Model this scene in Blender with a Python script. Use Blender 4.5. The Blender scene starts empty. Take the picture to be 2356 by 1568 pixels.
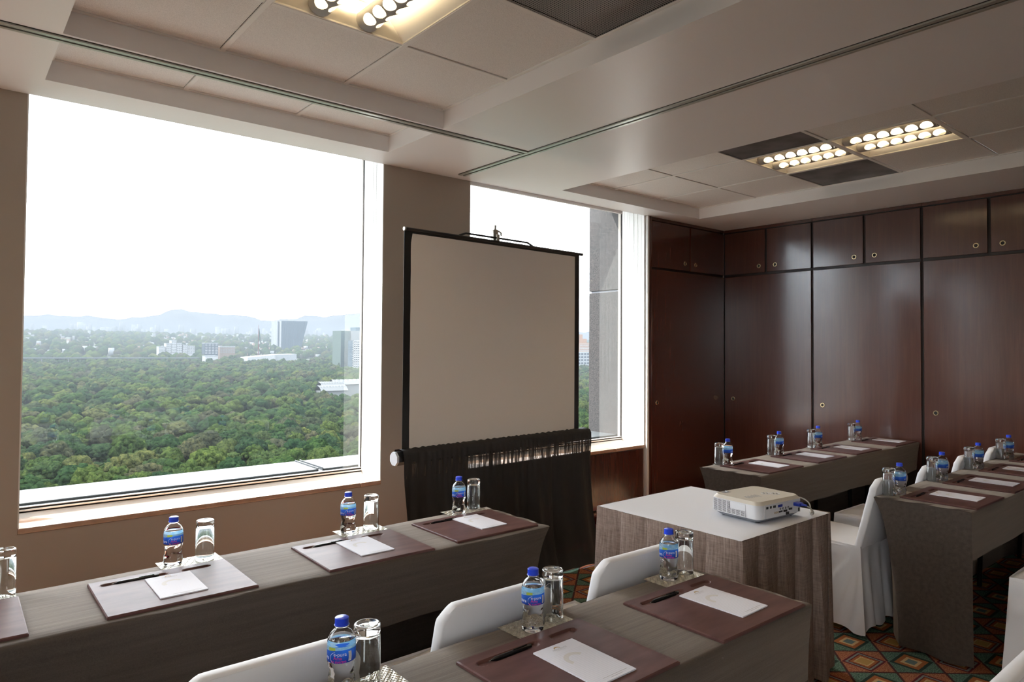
import bpy, bmesh, math, random
import numpy as np
from mathutils import Vector, Matrix
S = bpy.context.scene
COL = S.collection
PI = math.pi
random.seed(7)
R = math.radians

# ------------------------------------------------------------------ camera, sky, sun, exposure
cam_d = bpy.data.cameras.new('camera')
cam = bpy.data.objects.new('camera', cam_d); COL.objects.link(cam); S.camera = cam
yaw, pitch, roll = .6975, .0242, .0065
fw = Vector((math.sin(yaw)*math.cos(pitch), math.cos(yaw)*math.cos(pitch), math.sin(pitch)))
rt = Vector((math.cos(yaw), -math.sin(yaw), 0)); up = rt.cross(fw)
r2 = rt*math.cos(roll) + up*math.sin(roll); u2 = up*math.cos(roll) - rt*math.sin(roll)
cam.matrix_world = Matrix(((r2.x, u2.x, -fw.x, 0), (r2.y, u2.y, -fw.y, 0), (r2.z, u2.z, -fw.z, 1.52), (0, 0, 0, 1)))
cam_d.sensor_width = 36; cam_d.lens = 36*1574.8/2356
cam_d.shift_x = -13.58/2356; cam_d.shift_y = -25.68/2356
cam_d.clip_start = .05; cam_d.clip_end = 30000

W = bpy.data.worlds.new('sky'); S.world = W; W.use_nodes = True
def build_sky():
    nt = W.node_tree; nt.nodes.clear(); N = nt.nodes.new; L = nt.links.new
    tc = N('ShaderNodeTexCoord'); mp = N('ShaderNodeMapping'); mp.inputs['Scale'].default_value = (1.6, 1.6, 4.2); mp.inputs['Location'].default_value = (.35, .2, .1)
    L(tc.outputs['Generated'], mp.inputs['Vector'])
    no = N('ShaderNodeTexNoise'); no.inputs['Scale'].default_value = 1.7; no.inputs['Detail'].default_value = 9; no.inputs['Roughness'].default_value = .55
    L(mp.outputs[0], no.inputs['Vector'])
    cr = N('ShaderNodeValToRGB'); cr.color_ramp.elements[0].position = .40; cr.color_ramp.elements[1].position = .58
    cr.color_ramp.elements[0].color = (.0, .0, .0, 1); cr.color_ramp.elements[1].color = (1, 1, 1, 1)
    L(no.outputs['Fac'], cr.inputs[0])
    mx = N('ShaderNodeMix'); mx.data_type = 'RGBA'; mx.inputs[6].default_value = (2.2, 2.35, 2.6, 1); mx.inputs[7].default_value = (4.6, 4.6, 4.7, 1)
    L(cr.outputs[0], mx.inputs[0])
    sx = N('ShaderNodeSeparateXYZ'); L(tc.outputs['Generated'], sx.inputs[0])
    gr = N('ShaderNodeMapRange'); gr.inputs[1].default_value = -.03; gr.inputs[2].default_value = 0.0; L(sx.outputs[2], gr.inputs[0])
    m2 = N('ShaderNodeMix'); m2.data_type = 'RGBA'; m2.inputs[6].default_value = (.38, .40, .38, 1); L(gr.outputs[0], m2.inputs[0]); L(mx.outputs[2], m2.inputs[7])
    bg = N('ShaderNodeBackground'); L(m2.outputs[2], bg.inputs['Color']); bg.inputs['Strength'].default_value = SKY
    ou = N('ShaderNodeOutputWorld'); L(bg.outputs[0], ou.inputs['Surface'])
SKY = 3.0
HZC = (.138, .154, .175, 1)
build_sky()
sd = bpy.data.lights.new('sun', 'SUN'); sd.energy = 21.0; sd.angle = R(.53); sd.color = (1, .95, .87)
sun = bpy.data.objects.new('sun', sd); COL.objects.link(sun)
sun.rotation_euler = Vector((.8, -1, -1.83)).to_track_quat('-Z', 'Y').to_euler()
TUBE = 62.0          # radiance of the fluorescent tubes
S.view_settings.view_transform = 'Standard'; S.view_settings.look = 'None'
S.view_settings.exposure = 0.19; S.view_settings.gamma = 1.0; S.view_settings.use_curve_mapping = False
S.cycles.use_denoising = True
S.cycles.max_bounces = 14; S.cycles.diffuse_bounces = 6; S.cycles.glossy_bounces = 4
S.cycles.transmission_bounces = 10; S.cycles.transparent_max_bounces = 16
S.cycles.sample_clamp_indirect = 8.0; S.cycles.caustics_reflective = False
S.cycles.blur_glossy = .5

# ------------------------------------------------------------------ materials
def mat(name, col=(.5, .5, .5), rough=.5, metal=0, spec=.5, **kw):
    m = bpy.data.materials.new(name); m.use_nodes = True
    b = m.node_tree.nodes['Principled BSDF']
    b.inputs['Base Color'].default_value = (*col, 1); b.inputs['Roughness'].default_value = rough
    b.inputs['Metallic'].default_value = metal; b.inputs['Specular IOR Level'].default_value = spec
    for k, v in kw.items():
        b.inputs[k.replace('_', ' ')].default_value = v
    return m
class NT:
    def __init__(s, m):
        s.t = m.node_tree; s.b = s.t.nodes.get('Principled BSDF')
    def n(s, ty, **kw):
        n = s.t.nodes.new('ShaderNode'+ty)
        for k, v in kw.items(): setattr(n, k, v)
        return n
    def l(s, a, b): s.t.links.new(a, b)
    def val(s, inp, x):
        if hasattr(x, 'is_linked') or isinstance(x, bpy.types.NodeSocket): s.l(x, inp)
        else: inp.default_value = x
    def math(s, op, a, b=0.0, c=None):
        n = s.n('Math', operation=op); s.val(n.inputs[0], a); s.val(n.inputs[1], b)
        if c is not None: s.val(n.inputs[2], c)
        return n.outputs[0]
    def obj(s): return s.n('TexCoord').outputs['Object']
    def pos(s): return s.n('NewGeometry').outputs['Position']
    def sep(s, v): n = s.n('SeparateXYZ'); s.l(v, n.inputs[0]); return n.outputs
    def map(s, v, scale=(1, 1, 1), loc=(0, 0, 0)):
        n = s.n('Mapping'); s.l(v, n.inputs[0]); n.inputs['Scale'].default_value = scale; n.inputs['Location'].default_value = loc; return n.outputs[0]
    def noise(s, v, scale=5, detail=4, rough=.5):
        n = s.n('TexNoise'); s.l(v, n.inputs['Vector']); n.inputs['Scale'].default_value = scale
        n.inputs['Detail'].default_value = detail; n.inputs['Roughness'].default_value = rough; return n.outputs['Fac']
    def ramp(s, f, stops):
        n = s.n('ValToRGB'); e = n.color_ramp.elements
        while len(e) < len(stops): e.new(.5)
        for i, (p, c) in enumerate(stops):
            e[i].position = p; e[i].color = (*c, 1)
        s.l(f, n.inputs[0]); return n.outputs[0]
    def mix(s, f, a, b):
        n = s.n('Mix', data_type='RGBA'); s.val(n.inputs[0], f)
        for i, x in ((6, a), (7, b)):
            if isinstance(x, tuple): n.inputs[i].default_value = (*x, 1)
            else: s.l(x, n.inputs[i])
        return n.outputs[2]
    def bump(s, h, st=.2, dist=.01):
        n = s.n('Bump'); n.inputs['Strength'].default_value = st; n.inputs['Distance'].default_value = dist
        s.l(h, n.inputs['Height']); s.l(n.outputs[0], s.b.inputs['Normal'])
    def col(s, c): s.l(c, s.b.inputs['Base Color'])
M = {}
M['ceil'] = mat('ceiling_paint', (.86, .85, .85), .36)
t = NT(M['ceil']); t.bump(t.noise(t.pos(), 60, 3), .03, .004)
M['tile'] = mat('ceiling_tile', (.66, .62, .57), .85)
t = NT(M['tile']); f = t.noise(t.pos(), 260, 2); t.col(t.ramp(f, [(.35, (.67, .65, .63)), (.6, (.79, .77, .745))])); t.bump(f, .12, .002)
M['tbar'] = mat('grid_metal', (.76, .74, .71), .5)
M['gap'] = mat('dark_gap', (.02, .018, .016), .8)
M['vent'] = mat('perforated_metal', (.16, .15, .15), .45, .3)
t = NT(M['vent']); v = t.map(t.pos(), (95, 95, 95)); x = t.sep(v)
fx = t.math('ABSOLUTE', t.math('SUBTRACT', t.math('FRACT', x[0]), .5)); fy = t.math('ABSOLUTE', t.math('SUBTRACT', t.math('FRACT', x[1]), .5))
d = t.math('MAXIMUM', fx, fy); t.col(t.mix(t.math('GREATER_THAN', d, .33), (.02, .02, .022), (.27, .25, .24)))
M['ventgrey'] = mat('grey_vent_panel', (.2, .19, .19), .5, .2)
t = NT(M['ventgrey']); f = t.noise(t.pos(), 5, 4); t.col(t.ramp(f, [(.35, (.10, .095, .098)), (.65, (.19, .18, .185))]))
M['rail'] = mat('partition_rail', (.50, .52, .47), .3, .55)
M['slot'] = mat('partition_slot', (.03, .025, .022), .6)
M['wall'] = mat('beige_wall_paint', (.44, .385, .325), .55)
t = NT(M['wall']); t.bump(t.noise(t.pos(), 90, 2), .04, .003)
M['reveal'] = mat('white_jamb_paint', (.78, .78, .76), .4)
M['sill'] = mat('terracotta_marble', (.5, .34, .25), .07, 0, .6)
t = NT(M['sill']); f = t.noise(t.pos(), 9, 6, .65); t.col(t.ramp(f, [(.3, (.44, .27, .18)), (.55, (.53, .35, .25)), (.8, (.6, .44, .34))]))
M['frame'] = mat('window_frame_metal', (.62, .6, .57), .35, .3)
M['gasket'] = mat('window_gasket', (.02, .015, .013), .7, 0, .2)
M['ledge'] = mat('white_ledge_metal', (.046, .052, .057), .35)
def wood(name, c0, c1, c2, rough, rot=False):
    m = mat(name, c1, rough, 0, .5, Coat_Weight=.8, Coat_Roughness=.13); t = NT(m)
    p = t.pos(); a = t.noise(t.map(p, (14, 14, .9)), 2.2, 6, .6); b = t.noise(t.map(p, (90, 90, 2.2)), 2, 3, .6)
    f = t.math('ADD', t.math('MULTIPLY', a, .65), t.math('MULTIPLY', b, .35))
    t.col(t.ramp(f, [(.30, tuple((x+y)/2 for x, y in zip(c0, c1))), (.5, c1), (.72, tuple((x+y)/2 for x, y in zip(c2, c1)))]))
    t.l(t.math('ADD', t.math('MULTIPLY', t.noise(t.map(p, (3, 3, 1)), 2, 3), .12), rough-.06), t.b.inputs['Roughness'])
    t.bump(t.noise(t.map(p, (5, 5, 1.6)), 1.6, 3), .06, .02)
    return m
M['wood'] = wood('mahogany_veneer', (.045, .0140, .0095), (.073, .0225, .0145), (.11, .036, .022), .24)
M['groove'] = mat('cabinet_groove', (.012, .006, .005), .5)
M['brass'] = mat('brass_ring', (.75, .6, .36), .25, 1)
M['black'] = mat('black_hole', (.004, .004, .004), .6)
M['cloth'] = mat('taupe_table_cover', (.1, .08, .066), .75, 0, .2, Sheen_Weight=.38, Sheen_Roughness=.45, Sheen_Tint=(1, .82, .66, 1))
t = NT(M['cloth']); p = t.pos()
f = t.noise(t.map(p, (1.2, 26, 26)), 2.0, 4, .55); g = t.noise(t.map(p, (300, 900, 300)), 1, 1)
t.col(t.ramp(t.math('ADD', t.math('MULTIPLY', f, .6), t.math('MULTIPLY', g, .4)), [(.32, (.052, .040, .033)), (.66, (.088, .070, .058))]))
t.bump(f, .28, .006)
M['skirt'] = mat('brown_pleated_skirt', (.2, .15, .12), .85, 0, .2)
t = NT(M['skirt']); p = t.obj(); f = t.noise(t.map(p, (160, 160, 9)), 1, 3, .7); g = t.noise(t.map(p, (20, 20, 190)), 1, 2)
t.col(t.ramp(t.math('ADD', t.math('MULTIPLY', f, .7), t.math('MULTIPLY', g, .3)), [(.33, (.15, .105, .088)), (.5, (.255, .19, .16)), (.68, (.36, .285, .245))]))
t.bump(f, .15, .003)
M['linen'] = mat('white_linen', (.84, .85, .90), .8, 0, .25)
t = NT(M['linen']); t.bump(t.noise(t.map(t.pos(), (1, 3, 1)), 4, 4), .12, .02)
M['chaircloth'] = mat('white_chair_cover', (.80, .785, .79), .6, 0, .3)
t = NT(M['chaircloth']); t.bump(t.noise(t.map(t.obj(), (6, 6, 2)), 3, 4), .2, .012)
M['leather'] = mat('burgundy_leather', (.10, .046, .041), .42, 0, .10)
t = NT(M['leather']); f = t.noise(t.obj(), 300, 3); t.bump(f, .06, .0015)
h = t.noise(t.map(t.obj(), (3, 14, 3)), 2, 4); t.col(t.ramp(h, [(.3, (.088, .042, .039)), (.7, (.135, .066, .060))]))
M['paper'] = mat('note_paper', (.74, .73, .77), .7, 0, .3)
t = NT(M['paper']); x = t.sep(t.obj()); yv = t.math('FRACT', t.math('MULTIPLY', x[1], 150))
ln = t.math('MULTIPLY', t.math('LESS_THAN', yv, .18), t.math('LESS_THAN', x[1], .062))
dx = t.math('ADD', x[0], .003); dy = t.math('SUBTRACT', x[1], .018)
rr = t.math('SQRT', t.math('ADD', t.math('MULTIPLY', dx, dx), t.math('MULTIPLY', t.math('MULTIPLY', dy, dy), 1.0)))
arc = t.math('MULTIPLY', t.math('MULTIPLY', t.math('GREATER_THAN', rr, .021), t.math('LESS_THAN', rr, .034)), t.math('GREATER_THAN', t.math('ADD', dy, t.math('MULTIPLY', dx, -.5)), 0.0))
c1 = t.mix(t.math('MULTIPLY', arc, .55), (.83, .82, .87), (.68, .63, .54)); t.col(t.mix(t.math('MULTIPLY', ln, .3), c1, (.5, .5, .55)))
M['print_grey'] = mat('print_grey', (.48, .46, .45), .8); M['print_gold'] = mat('print_gold', (.52, .36, .18), .6)
M['pen'] = mat('black_pen', (.006, .006, .007), .25)
M['coaster'] = mat('woven_silver', (.60, .57, .48), .32, .85)
t = NT(M['coaster']); x = t.sep(t.map(t.obj(), (150, 150, 150)))
u = t.math('ADD', x[0], x[1]); w = t.math('SUBTRACT', x[0], x[1])
hh = t.math('MULTIPLY', t.math('SINE', t.math('MULTIPLY', u, 3.3)), t.math('SINE', t.math('MULTIPLY', w, 1.4)))
t.bump(hh, .7, .003); t.col(t.mix(t.math('GREATER_THAN', hh, .0), (.42, .39, .32), (.72, .69, .6)))
M['cap'] = mat('blue_cap', (.015, .06, .70), .3)
def glassmat(name, ior, col=(1, 1, 1), rough=0.0):
    m = bpy.data.materials.new(name); m.use_nodes = True; t = m.node_tree; t.nodes.clear()
    g = t.nodes.new('ShaderNodeBsdfGlass'); g.inputs['IOR'].default_value = ior; g.inputs['Color'].default_value = (*col, 1); g.inputs['Roughness'].default_value = rough
    o = t.nodes.new('ShaderNodeOutputMaterial'); t.links.new(g.outputs[0], o.inputs[0]); return m
M['water'] = glassmat('bottled_water', 1.34, (.99, .995, 1)); M['glass'] = glassmat('tumbler_glass', 1.5, (.98, .99, .985))
m = bpy.data.materials.new('window_glass'); m.use_nodes = True; t = m.node_tree; t.nodes.clear()
q = NT(m); dp = q.n('VectorMath', operation='DOT_PRODUCT'); ge = q.n('NewGeometry'); q.l(ge.outputs['Incoming'], dp.inputs[0]); q.l(ge.outputs['Normal'], dp.inputs[1])
fz = q.math('ADD', .04, q.math('MULTIPLY', .96, q.math('POWER', q.math('SUBTRACT', 1.0, q.math('ABSOLUTE', dp.outputs['Value'])), 5.0))); tr = t.nodes.new('ShaderNodeBsdfTransparent'); tr.inputs[0].default_value = (.93, .95, .95, 1)
gl = t.nodes.new('ShaderNodeBsdfGlossy'); gl.inputs['Roughness'].default_value = 0.0; mx = t.nodes.new('ShaderNodeMixShader'); o = t.nodes.new('ShaderNodeOutputMaterial')
t.links.new(fz, mx.inputs[0]); t.links.new(tr.outputs[0], mx.inputs[1]); t.links.new(gl.outputs[0], mx.inputs[2]); t.links.new(mx.outputs[0], o.inputs[0])
M['pane'] = m
M['label'] = mat('bottle_label', (.01, .06, .42), .35)
t = NT(M['label']); x = t.sep(t.obj()); ang = t.math('ARCTAN2', x[0], t.math('MULTIPLY', x[1], -1))
z = x[2]; sw = t.math('ADD', t.math('MULTIPLY', t.math('SINE', t.math('ADD', ang, 1.1)), .004), .100)
up_ = t.math('GREATER_THAN', z, sw); f = t.noise(t.map(t.obj(), (60, 60, 260)), 1, 2)
upc = t.ramp(f, [(.3, (.75, .85, .9)), (.5, (.25, .58, .85)), (.7, (.55, .8, .92))])
yl = t.math('MULTIPLY', up_, t.math('MULTIPLY', t.math('LESS_THAN', ang, -.25), t.math('GREATER_THAN', ang, -.8)))
yl = t.math('MULTIPLY', yl, t.math('LESS_THAN', z, .109))
blu = t.ramp(t.math('MULTIPLY', z, 10), [(.74, (.012, .05, .40)), (.97, (.03, .18, .80))])
t.col(t.mix(yl, t.mix(up_, blu, upc), (.62, .75, .12)))
tl = t.n('BsdfTranslucent'); t.l(t.b.inputs['Base Color'].links[0].from_socket, tl.inputs[0]); ms = t.n('MixShader'); ms.inputs[0].default_value = .45
t.l(t.b.outputs[0], ms.inputs[1]); t.l(tl.outputs[0], ms.inputs[2]); t.l(ms.outputs[0], t.t.nodes['Material Output'].inputs[0])
M['white_print'] = mat('white_print', (.85, .85, .88), .4); M['pink_print'] = mat('pink_print', (.75, .03, .28), .4)
M['screen'] = mat('matte_screen', (.78, .71, .645), .85, 0, .2)
M['blackcloth'] = mat('black_drape', (.028, .0262, .027), .8, 0, .3)
t = NT(M['blackcloth']); tl = t.n('BsdfTransparent'); tl.inputs[0].default_value = (.75, .73, .72, 1); ms = t.n('MixShader')
x = t.sep(t.pos()); sheer = t.math('MULTIPLY', t.math('LESS_THAN', x[2], .866), t.math('ADD', .04, t.math('MULTIPLY', t.math('GREATER_THAN', x[2], .775), .96))); t.l(t.math('MULTIPLY', sheer, t.math('ADD', .012, t.math('MULTIPLY', t.math('MAXIMUM', 0.0, t.math('SUBTRACT', t.noise(t.map(t.pos(), (55, 55, 5)), 1, 2), .47)), 1.3))), ms.inputs[0])
t.l(t.b.outputs[0], ms.inputs[1]); t.l(tl.outputs[0], ms.inputs[2]); t.l(ms.outputs[0], t.t.nodes['Material Output'].inputs[0])
M['blackmetal'] = mat('black_metal', (.015, .015, .016), .35)
M['silver'] = mat('silver_plastic', (.5, .52, .56), .35, .2); M['steel'] = mat('zinc_steel', (.42, .41, .36), .35, .8)
M['projector'] = mat('projector_shell', (.68, .69, .72), .45); M['projtop'] = mat('projector_top', (.66, .61, .53), .5)
M['projgrey'] = mat('projector_base', (.22, .23, .26), .5); M['dark'] = mat('dark_port', (.015, .016, .02), .5)
M['lens'] = mat('lens_glass', (.01, .01, .02), .05); M['vga'] = mat('blue_plug', (.01, .03, .30), .4); M['cable'] = mat('grey_cable', (.42, .40, .36), .45)
M['lampwhite'] = mat('lamp_reflector', (.80, .76, .68), .4); M['lampbar'] = mat('lamp_bar', (.27, .255, .24), .5)
m = bpy.data.materials.new('fluorescent_tube'); m.use_nodes = True; t = m.node_tree; t.nodes.clear()
e = t.nodes.new('ShaderNodeEmission'); e.inputs[0].default_value = (1, .80, .50, 1); e.inputs[1].default_value = TUBE; o = t.nodes.new('ShaderNodeOutputMaterial'); t.links.new(e.outputs[0], o.inputs[0]); M['tube'] = m
M['bead'] = mat('blind_chain', (.55, .53, .5), .4); M['leg'] = mat('table_leg', (.006, .006, .006), .6, 0, .1); M['ply'] = mat('table_board', (.09, .055, .04), .5)
M['granite'] = mat('grey_granite', (.06, .056, .056), .5, 0, .1)
t = NT(M['granite']); f = t.noise(t.pos(), 110, 3, .7); g = t.noise(t.pos(), 5, 4)
t.col(t.mix(t.math('MULTIPLY', g, .5), t.ramp(f, [(.36, (.022, .020, .022)), (.5, (.052, .046, .046)), (.66, (.08, .070, .068))]), (.036, .043, .045)))

def carpet():
    m = mat('patterned_carpet', (.1, .05, .04), .95, 0, .1); t = NT(m); x = t.sep(t.pos())
    U = t.math('DIVIDE', t.math('SUBTRACT', x[0], 3.635), .172); V = t.math('DIVIDE', t.math('SUBTRACT', x[1], 1.642), .149)
    nz = t.noise(t.pos(), 240, 2); j = t.math('MULTIPLY', t.math('SUBTRACT', nz, .5), .07)
    U = t.math('ADD', U, j); V = t.math('ADD', V, j)
    i_ = t.math('FLOOR', t.math('ADD', U, .5)); j_ = t.math('FLOOR', t.math('ADD', V, .5))
    du = t.math('ABSOLUTE', t.math('SUBTRACT', U, i_)); dv = t.math('ABSOLUTE', t.math('SUBTRACT', V, j_))
    par = t.math('FLOORED_MODULO', t.math('ADD', i_, j_), 2.0); pi_ = t.math('FLOORED_MODULO', i_, 2.0)
    d = t.math('MAXIMUM', du, dv)
    sp = t.noise(t.pos(), 150, 2)
    def ringramp(stops):
        r = t.ramp(t.math('MULTIPLY', d, 2.0), stops); r.node.color_ramp.interpolation = 'CONSTANT'; return r
    teal = (.075, .13, .105); dkg = (.012, .03, .022); org = (.27, .085, .025); crm = (.46, .30, .14); mar = (.085, .010, .014); gold = (.34, .20, .06); gry = (.15, .165, .15); sal = (.30, .095, .055)
    green = ringramp([(0, (.10, .14, .13)), (.30, crm), (.48, org), (.74, dkg), (.94, teal)])
    maro = ringramp([(0, gold), (.38, crm), (.46, org), (.62, mar), (.70, gry), (.82, mar), (.95, sal)])
    motif = t.mix(pi_, green, maro)
    # cells between motifs: four triangles, coloured like the motif they touch
    vert = t.math('GREATER_THAN', dv, du)
    ty = t.math('ABSOLUTE', t.math('SUBTRACT', pi_, t.math('SUBTRACT', 1.0, vert)))
    tg = t.mix(t.math('GREATER_THAN', sp, .5), (.035, .075, .055), (.10, .17, .12))
    ts = t.mix(t.math('GREATER_THAN', sp, .52), (.22, .065, .03), (.34, .14, .07))
    edge = t.math('LESS_THAN', t.math('ABSOLUTE', t.math('SUBTRACT', du, dv)), .05)
    tri = t.mix(edge, t.mix(ty, tg, ts), (.05, .015, .015))
    pat = t.mix(par, motif, tri)
    spk = t.mix(t.math('MULTIPLY', t.noise(t.pos(), 500, 1), .5), pat, (.03, .02, .015))
    red = t.mix(t.math('GREATER_THAN', x[1], 3.70), spk, (.10, .012, .02))
    t.col(t.mix(0.0, red, red)); t.b.inputs['Base Color'].links[0].from_node.blend_type = 'ADD'; t.b.inputs['Base Color'].links[0].from_node.inputs[0].default_value = .45; t.bump(t.noise(t.pos(), 600, 1), .3, .004); return m
M['carpet'] = carpet()

# ------------------------------------------------------------------ mesh helpers
def new_obj(name, me, m=None, parent=None, loc=(0, 0, 0), rot=(0, 0, 0)):
    if m is not None and not me.materials: me.materials.append(M[m] if isinstance(m, str) else m)
    o = bpy.data.objects.new(name, me); COL.objects.link(o); o.location = loc; o.rotation_euler = rot
    if parent is not None: o.parent = parent
    return o
def tag(o, label, cat, group=None):
    o['label'] = label; o['category'] = cat
    if group: o['group'] = group
    return o
def struct(o): o['kind'] = 'structure'; return o
def thing(name, label, cat, loc=(0, 0, 0), rz=0, group=None):
    o = bpy.data.objects.new(name, None); COL.objects.link(o); o.empty_display_size = .05
    o.location = loc; o.rotation_euler = (0, 0, rz); return tag(o, label, cat, group)
def copy_tree(o, parent=None):
    c = o.copy(); COL.objects.link(c)
    if parent is not None: c.parent = parent
    for ch in list(o.children): copy_tree(ch, c)
    return c
def finish(bm, name='mesh', smooth=None, merge=None):
    if merge: bmesh.ops.remove_doubles(bm, verts=bm.verts, dist=merge)
    bmesh.ops.recalc_face_normals(bm, faces=bm.faces)
    me = bpy.data.meshes.new(name); bm.to_mesh(me); bm.free()
    if smooth is not None:
        for p in me.polygons: p.use_smooth = True
        if smooth < 180: me.set_sharp_from_angle(angle=R(smooth))
    return me
def abox(bm, x0, x1, y0, y1, z0, z1, bev=0, seg=2):
    vs = [bm.verts.new(p) for p in ((x0, y0, z0), (x1, y0, z0), (x1, y1, z0), (x0, y1, z0), (x0, y0, z1), (x1, y0, z1), (x1, y1, z1), (x0, y1, z1))]
    fs = [bm.faces.new([vs[i] for i in q]) for q in ((3, 2, 1, 0), (4, 5, 6, 7), (0, 1, 5, 4), (1, 2, 6, 5), (2, 3, 7, 6), (3, 0, 4, 7))]
    if bev:
        es = list({e for f in fs for e in f.edges})
        bmesh.ops.bevel(bm, geom=es, offset=bev, segments=seg, affect='EDGES', profile=.5)
def box(name, b, m, parent=None, bev=0, seg=2, loc=(0, 0, 0), rot=(0, 0, 0)):
    bm = bmesh.new(); abox(bm, *b, bev, seg)
    return new_obj(name, finish(bm, name, 40 if bev else None), m, parent, loc, rot)
def boxes(name, bs, m, parent=None, bev=0, loc=(0, 0, 0), rot=(0, 0, 0)):
    bm = bmesh.new()
    for b in bs: abox(bm, *b, bev, 1)
    return new_obj(name, finish(bm, name, 40 if bev else None), m, parent, loc, rot)
def atube(bm, pts, r, seg=10, cap=True):
    pts = [Vector(p) for p in pts]; rings = []
    prev = None
    for i, p in enumerate(pts):
        d = (pts[min(i+1, len(pts)-1)]-pts[max(i-1, 0)]).normalized()
        a = Vector((0, 0, 1)) if abs(d.z) < .9 else Vector((1, 0, 0))
        if prev is not None: a = prev
        n = (a-d*a.dot(d)).normalized(); prev = n; b = d.cross(n)
        rr = r[i] if isinstance(r, (list, tuple)) else r
        rings.append([bm.verts.new(p+(n*math.cos(2*PI*k/seg)+b*math.sin(2*PI*k/seg))*rr) for k in range(seg)])
    for i in range(len(rings)-1):
        for k in range(seg): bm.faces.new((rings[i][k], rings[i][(k+1) % seg], rings[i+1][(k+1) % seg], rings[i+1][k]))
    if cap: bm.faces.new(rings[0][::-1]); bm.faces.new(rings[-1])
def tube(name, pts, r, m, parent=None, seg=10, loc=(0, 0, 0), rot=(0, 0, 0)):
    bm = bmesh.new(); atube(bm, pts, r, seg); return new_obj(name, finish(bm, name, 50), m, parent, loc, rot)
def alathe(bm, prof, seg=32, rfun=None):
    rings = []
    for (r, z) in prof:
        if r < 1e-6: rings.append([bm.verts.new((0, 0, z))])
        else: rings.append([bm.verts.new(((rfun(r, z, 2*PI*k/seg) if rfun else r)*math.cos(2*PI*k/seg), (rfun(r, z, 2*PI*k/seg) if rfun else r)*math.sin(2*PI*k/seg), z)) for k in range(seg)])
    for i in range(len(rings)-1):
        a, b = rings[i], rings[i+1]
        for k in range(seg):
            k2 = (k+1) % seg
            if len(a) == 1 and len(b) == 1: continue
            if len(a) == 1: bm.faces.new((a[0], b[k2], b[k]))
            elif len(b) == 1: bm.faces.new((a[k], a[k2], b[0]))
            else: bm.faces.new((a[k], a[k2], b[k2], b[k]))
def lathe(name, prof, m, parent=None, seg=32, sharp=40, rfun=None, loc=(0, 0, 0)):
    bm = bmesh.new(); alathe(bm, prof, seg, rfun); return new_obj(name, finish(bm, name, sharp), m, parent, loc)
def agrid(bm, fn, nu, nv):
    vs = [[bm.verts.new(fn(i/nu, j/nv)) for i in range(nu+1)] for j in range(nv+1)]
    for j in range(nv):
        for i in range(nu):
            try: bm.faces.new((vs[j][i], vs[j][i+1], vs[j+1][i+1], vs[j+1][i]))
            except ValueError: pass
    return vs
def text_mesh(body, size, res=3):
    cu = bpy.data.curves.new('text', 'FONT'); cu.body = body; cu.size = size; cu.align_x = 'CENTER'; cu.align_y = 'CENTER'; cu.resolution_u = res
    o = bpy.data.objects.new('text', cu); COL.objects.link(o); dg = bpy.context.evaluated_depsgraph_get()
    me = bpy.data.meshes.new_from_object(o.evaluated_get(dg)); bpy.data.objects.remove(o); bpy.data.curves.remove(cu); me.materials.clear(); return me

# ------------------------------------------------------------------ room shell
CZ = 2.745; WY = 4.11; WX = 6.266; GY = 4.385; XL = -2.6; YB = -3.4
struct(box('floor', (XL, WX+.2, YB, WY+.28, -.2, 0), 'carpet'))
# ceiling: dropped soffit with three openings, panelled recesses above
RA = (.335, 2.135, -.395, 3.215); RS = (.35, 2.14, 3.31, 3.834); RB = (3.69, 5.495, .255, 3.875)
def soffit():
    bs = []; z0, z1 = CZ, 2.86
    xs = [(XL, RA[0]), (RA[1], RB[0]), (RB[1], WX+.2)]
    for a, b in xs: bs.append((a, b, YB, WY, z0, z1))
    bs.append((RA[0], RA[1], YB, RA[2], z0, z1)); bs.append((RA[0], RA[1], RA[3], RS[2], z0, z1)); bs.append((RA[0], RA[1], RS[3], WY, z0, z1))
    bs.append((RB[0], RB[1], YB, RB[2], z0, z1)); bs.append((RB[0], RB[1], RB[3], WY, z0, z1))
    bs.append((XL, WX+.2, YB, WY+.3, 3.02, 3.1))
    bs.append((XL, WX+.2, WY, WY+.012, 2.86, 3.02))
    return bs
ceil = struct(boxes('ceiling', soffit(), 'ceil'))
def tile(x0, x1, y0, y1, par=ceil): box('ceiling_tile', (x0+.0145, x1-.0145, y0+.0145, y1-.0145, 2.849, 2.862), 'tile', par)
def tbar(b): box('grid_bar', b, 'tbar', ceil, .0015, 1)
def recess(x0, x1, ylines, xlines, skip=()):
    ys = sorted(ylines); xs = sorted(xlines)
    for i in range(len(xs)-1):
        for j in range(len(ys)-1):
            if (i, j) not in skip: tile(xs[i], xs[i+1], ys[j], ys[j+1])
    for x in xs[1:-1]: tbar((x-.012, x+.012, ys[0], ys[-1], 2.8425, 2.851))
    for y in ys[1:-1]:
        for i in range(len(xs)-1): tbar((xs[i]+.0125, xs[i+1]-.0125, y-.012, y+.012, 2.8428, 2.851))
    for x, s in ((xs[0], 1), (xs[-1], -1)): tbar((min(x, x+s*.018), max(x, x+s*.018), ys[0], ys[-1], 2.8422, 2.851))
    for y, s in ((ys[0], 1), (ys[-1], -1)): tbar((xs[0]+.018, xs[-1]-.018, min(y, y+s*.018), max(y, y+s*.018), 2.8424, 2.851))
    box('plenum_backing', (x0-.01, x1+.01, ys[0]-.01, ys[-1]+.01, 2.985, 2.992), 'gap', ceil)
XA = [.335, .935, 1.535, 2.135]; YA = [-.395, .21, .815, 1.425, 2.03, 2.635, 3.215]
XB = [3.69, 4.30, 4.905, 5.495]; YBB = [.255, .86, 1.465, 2.07, 2.68, 3.28, 3.875]
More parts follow.
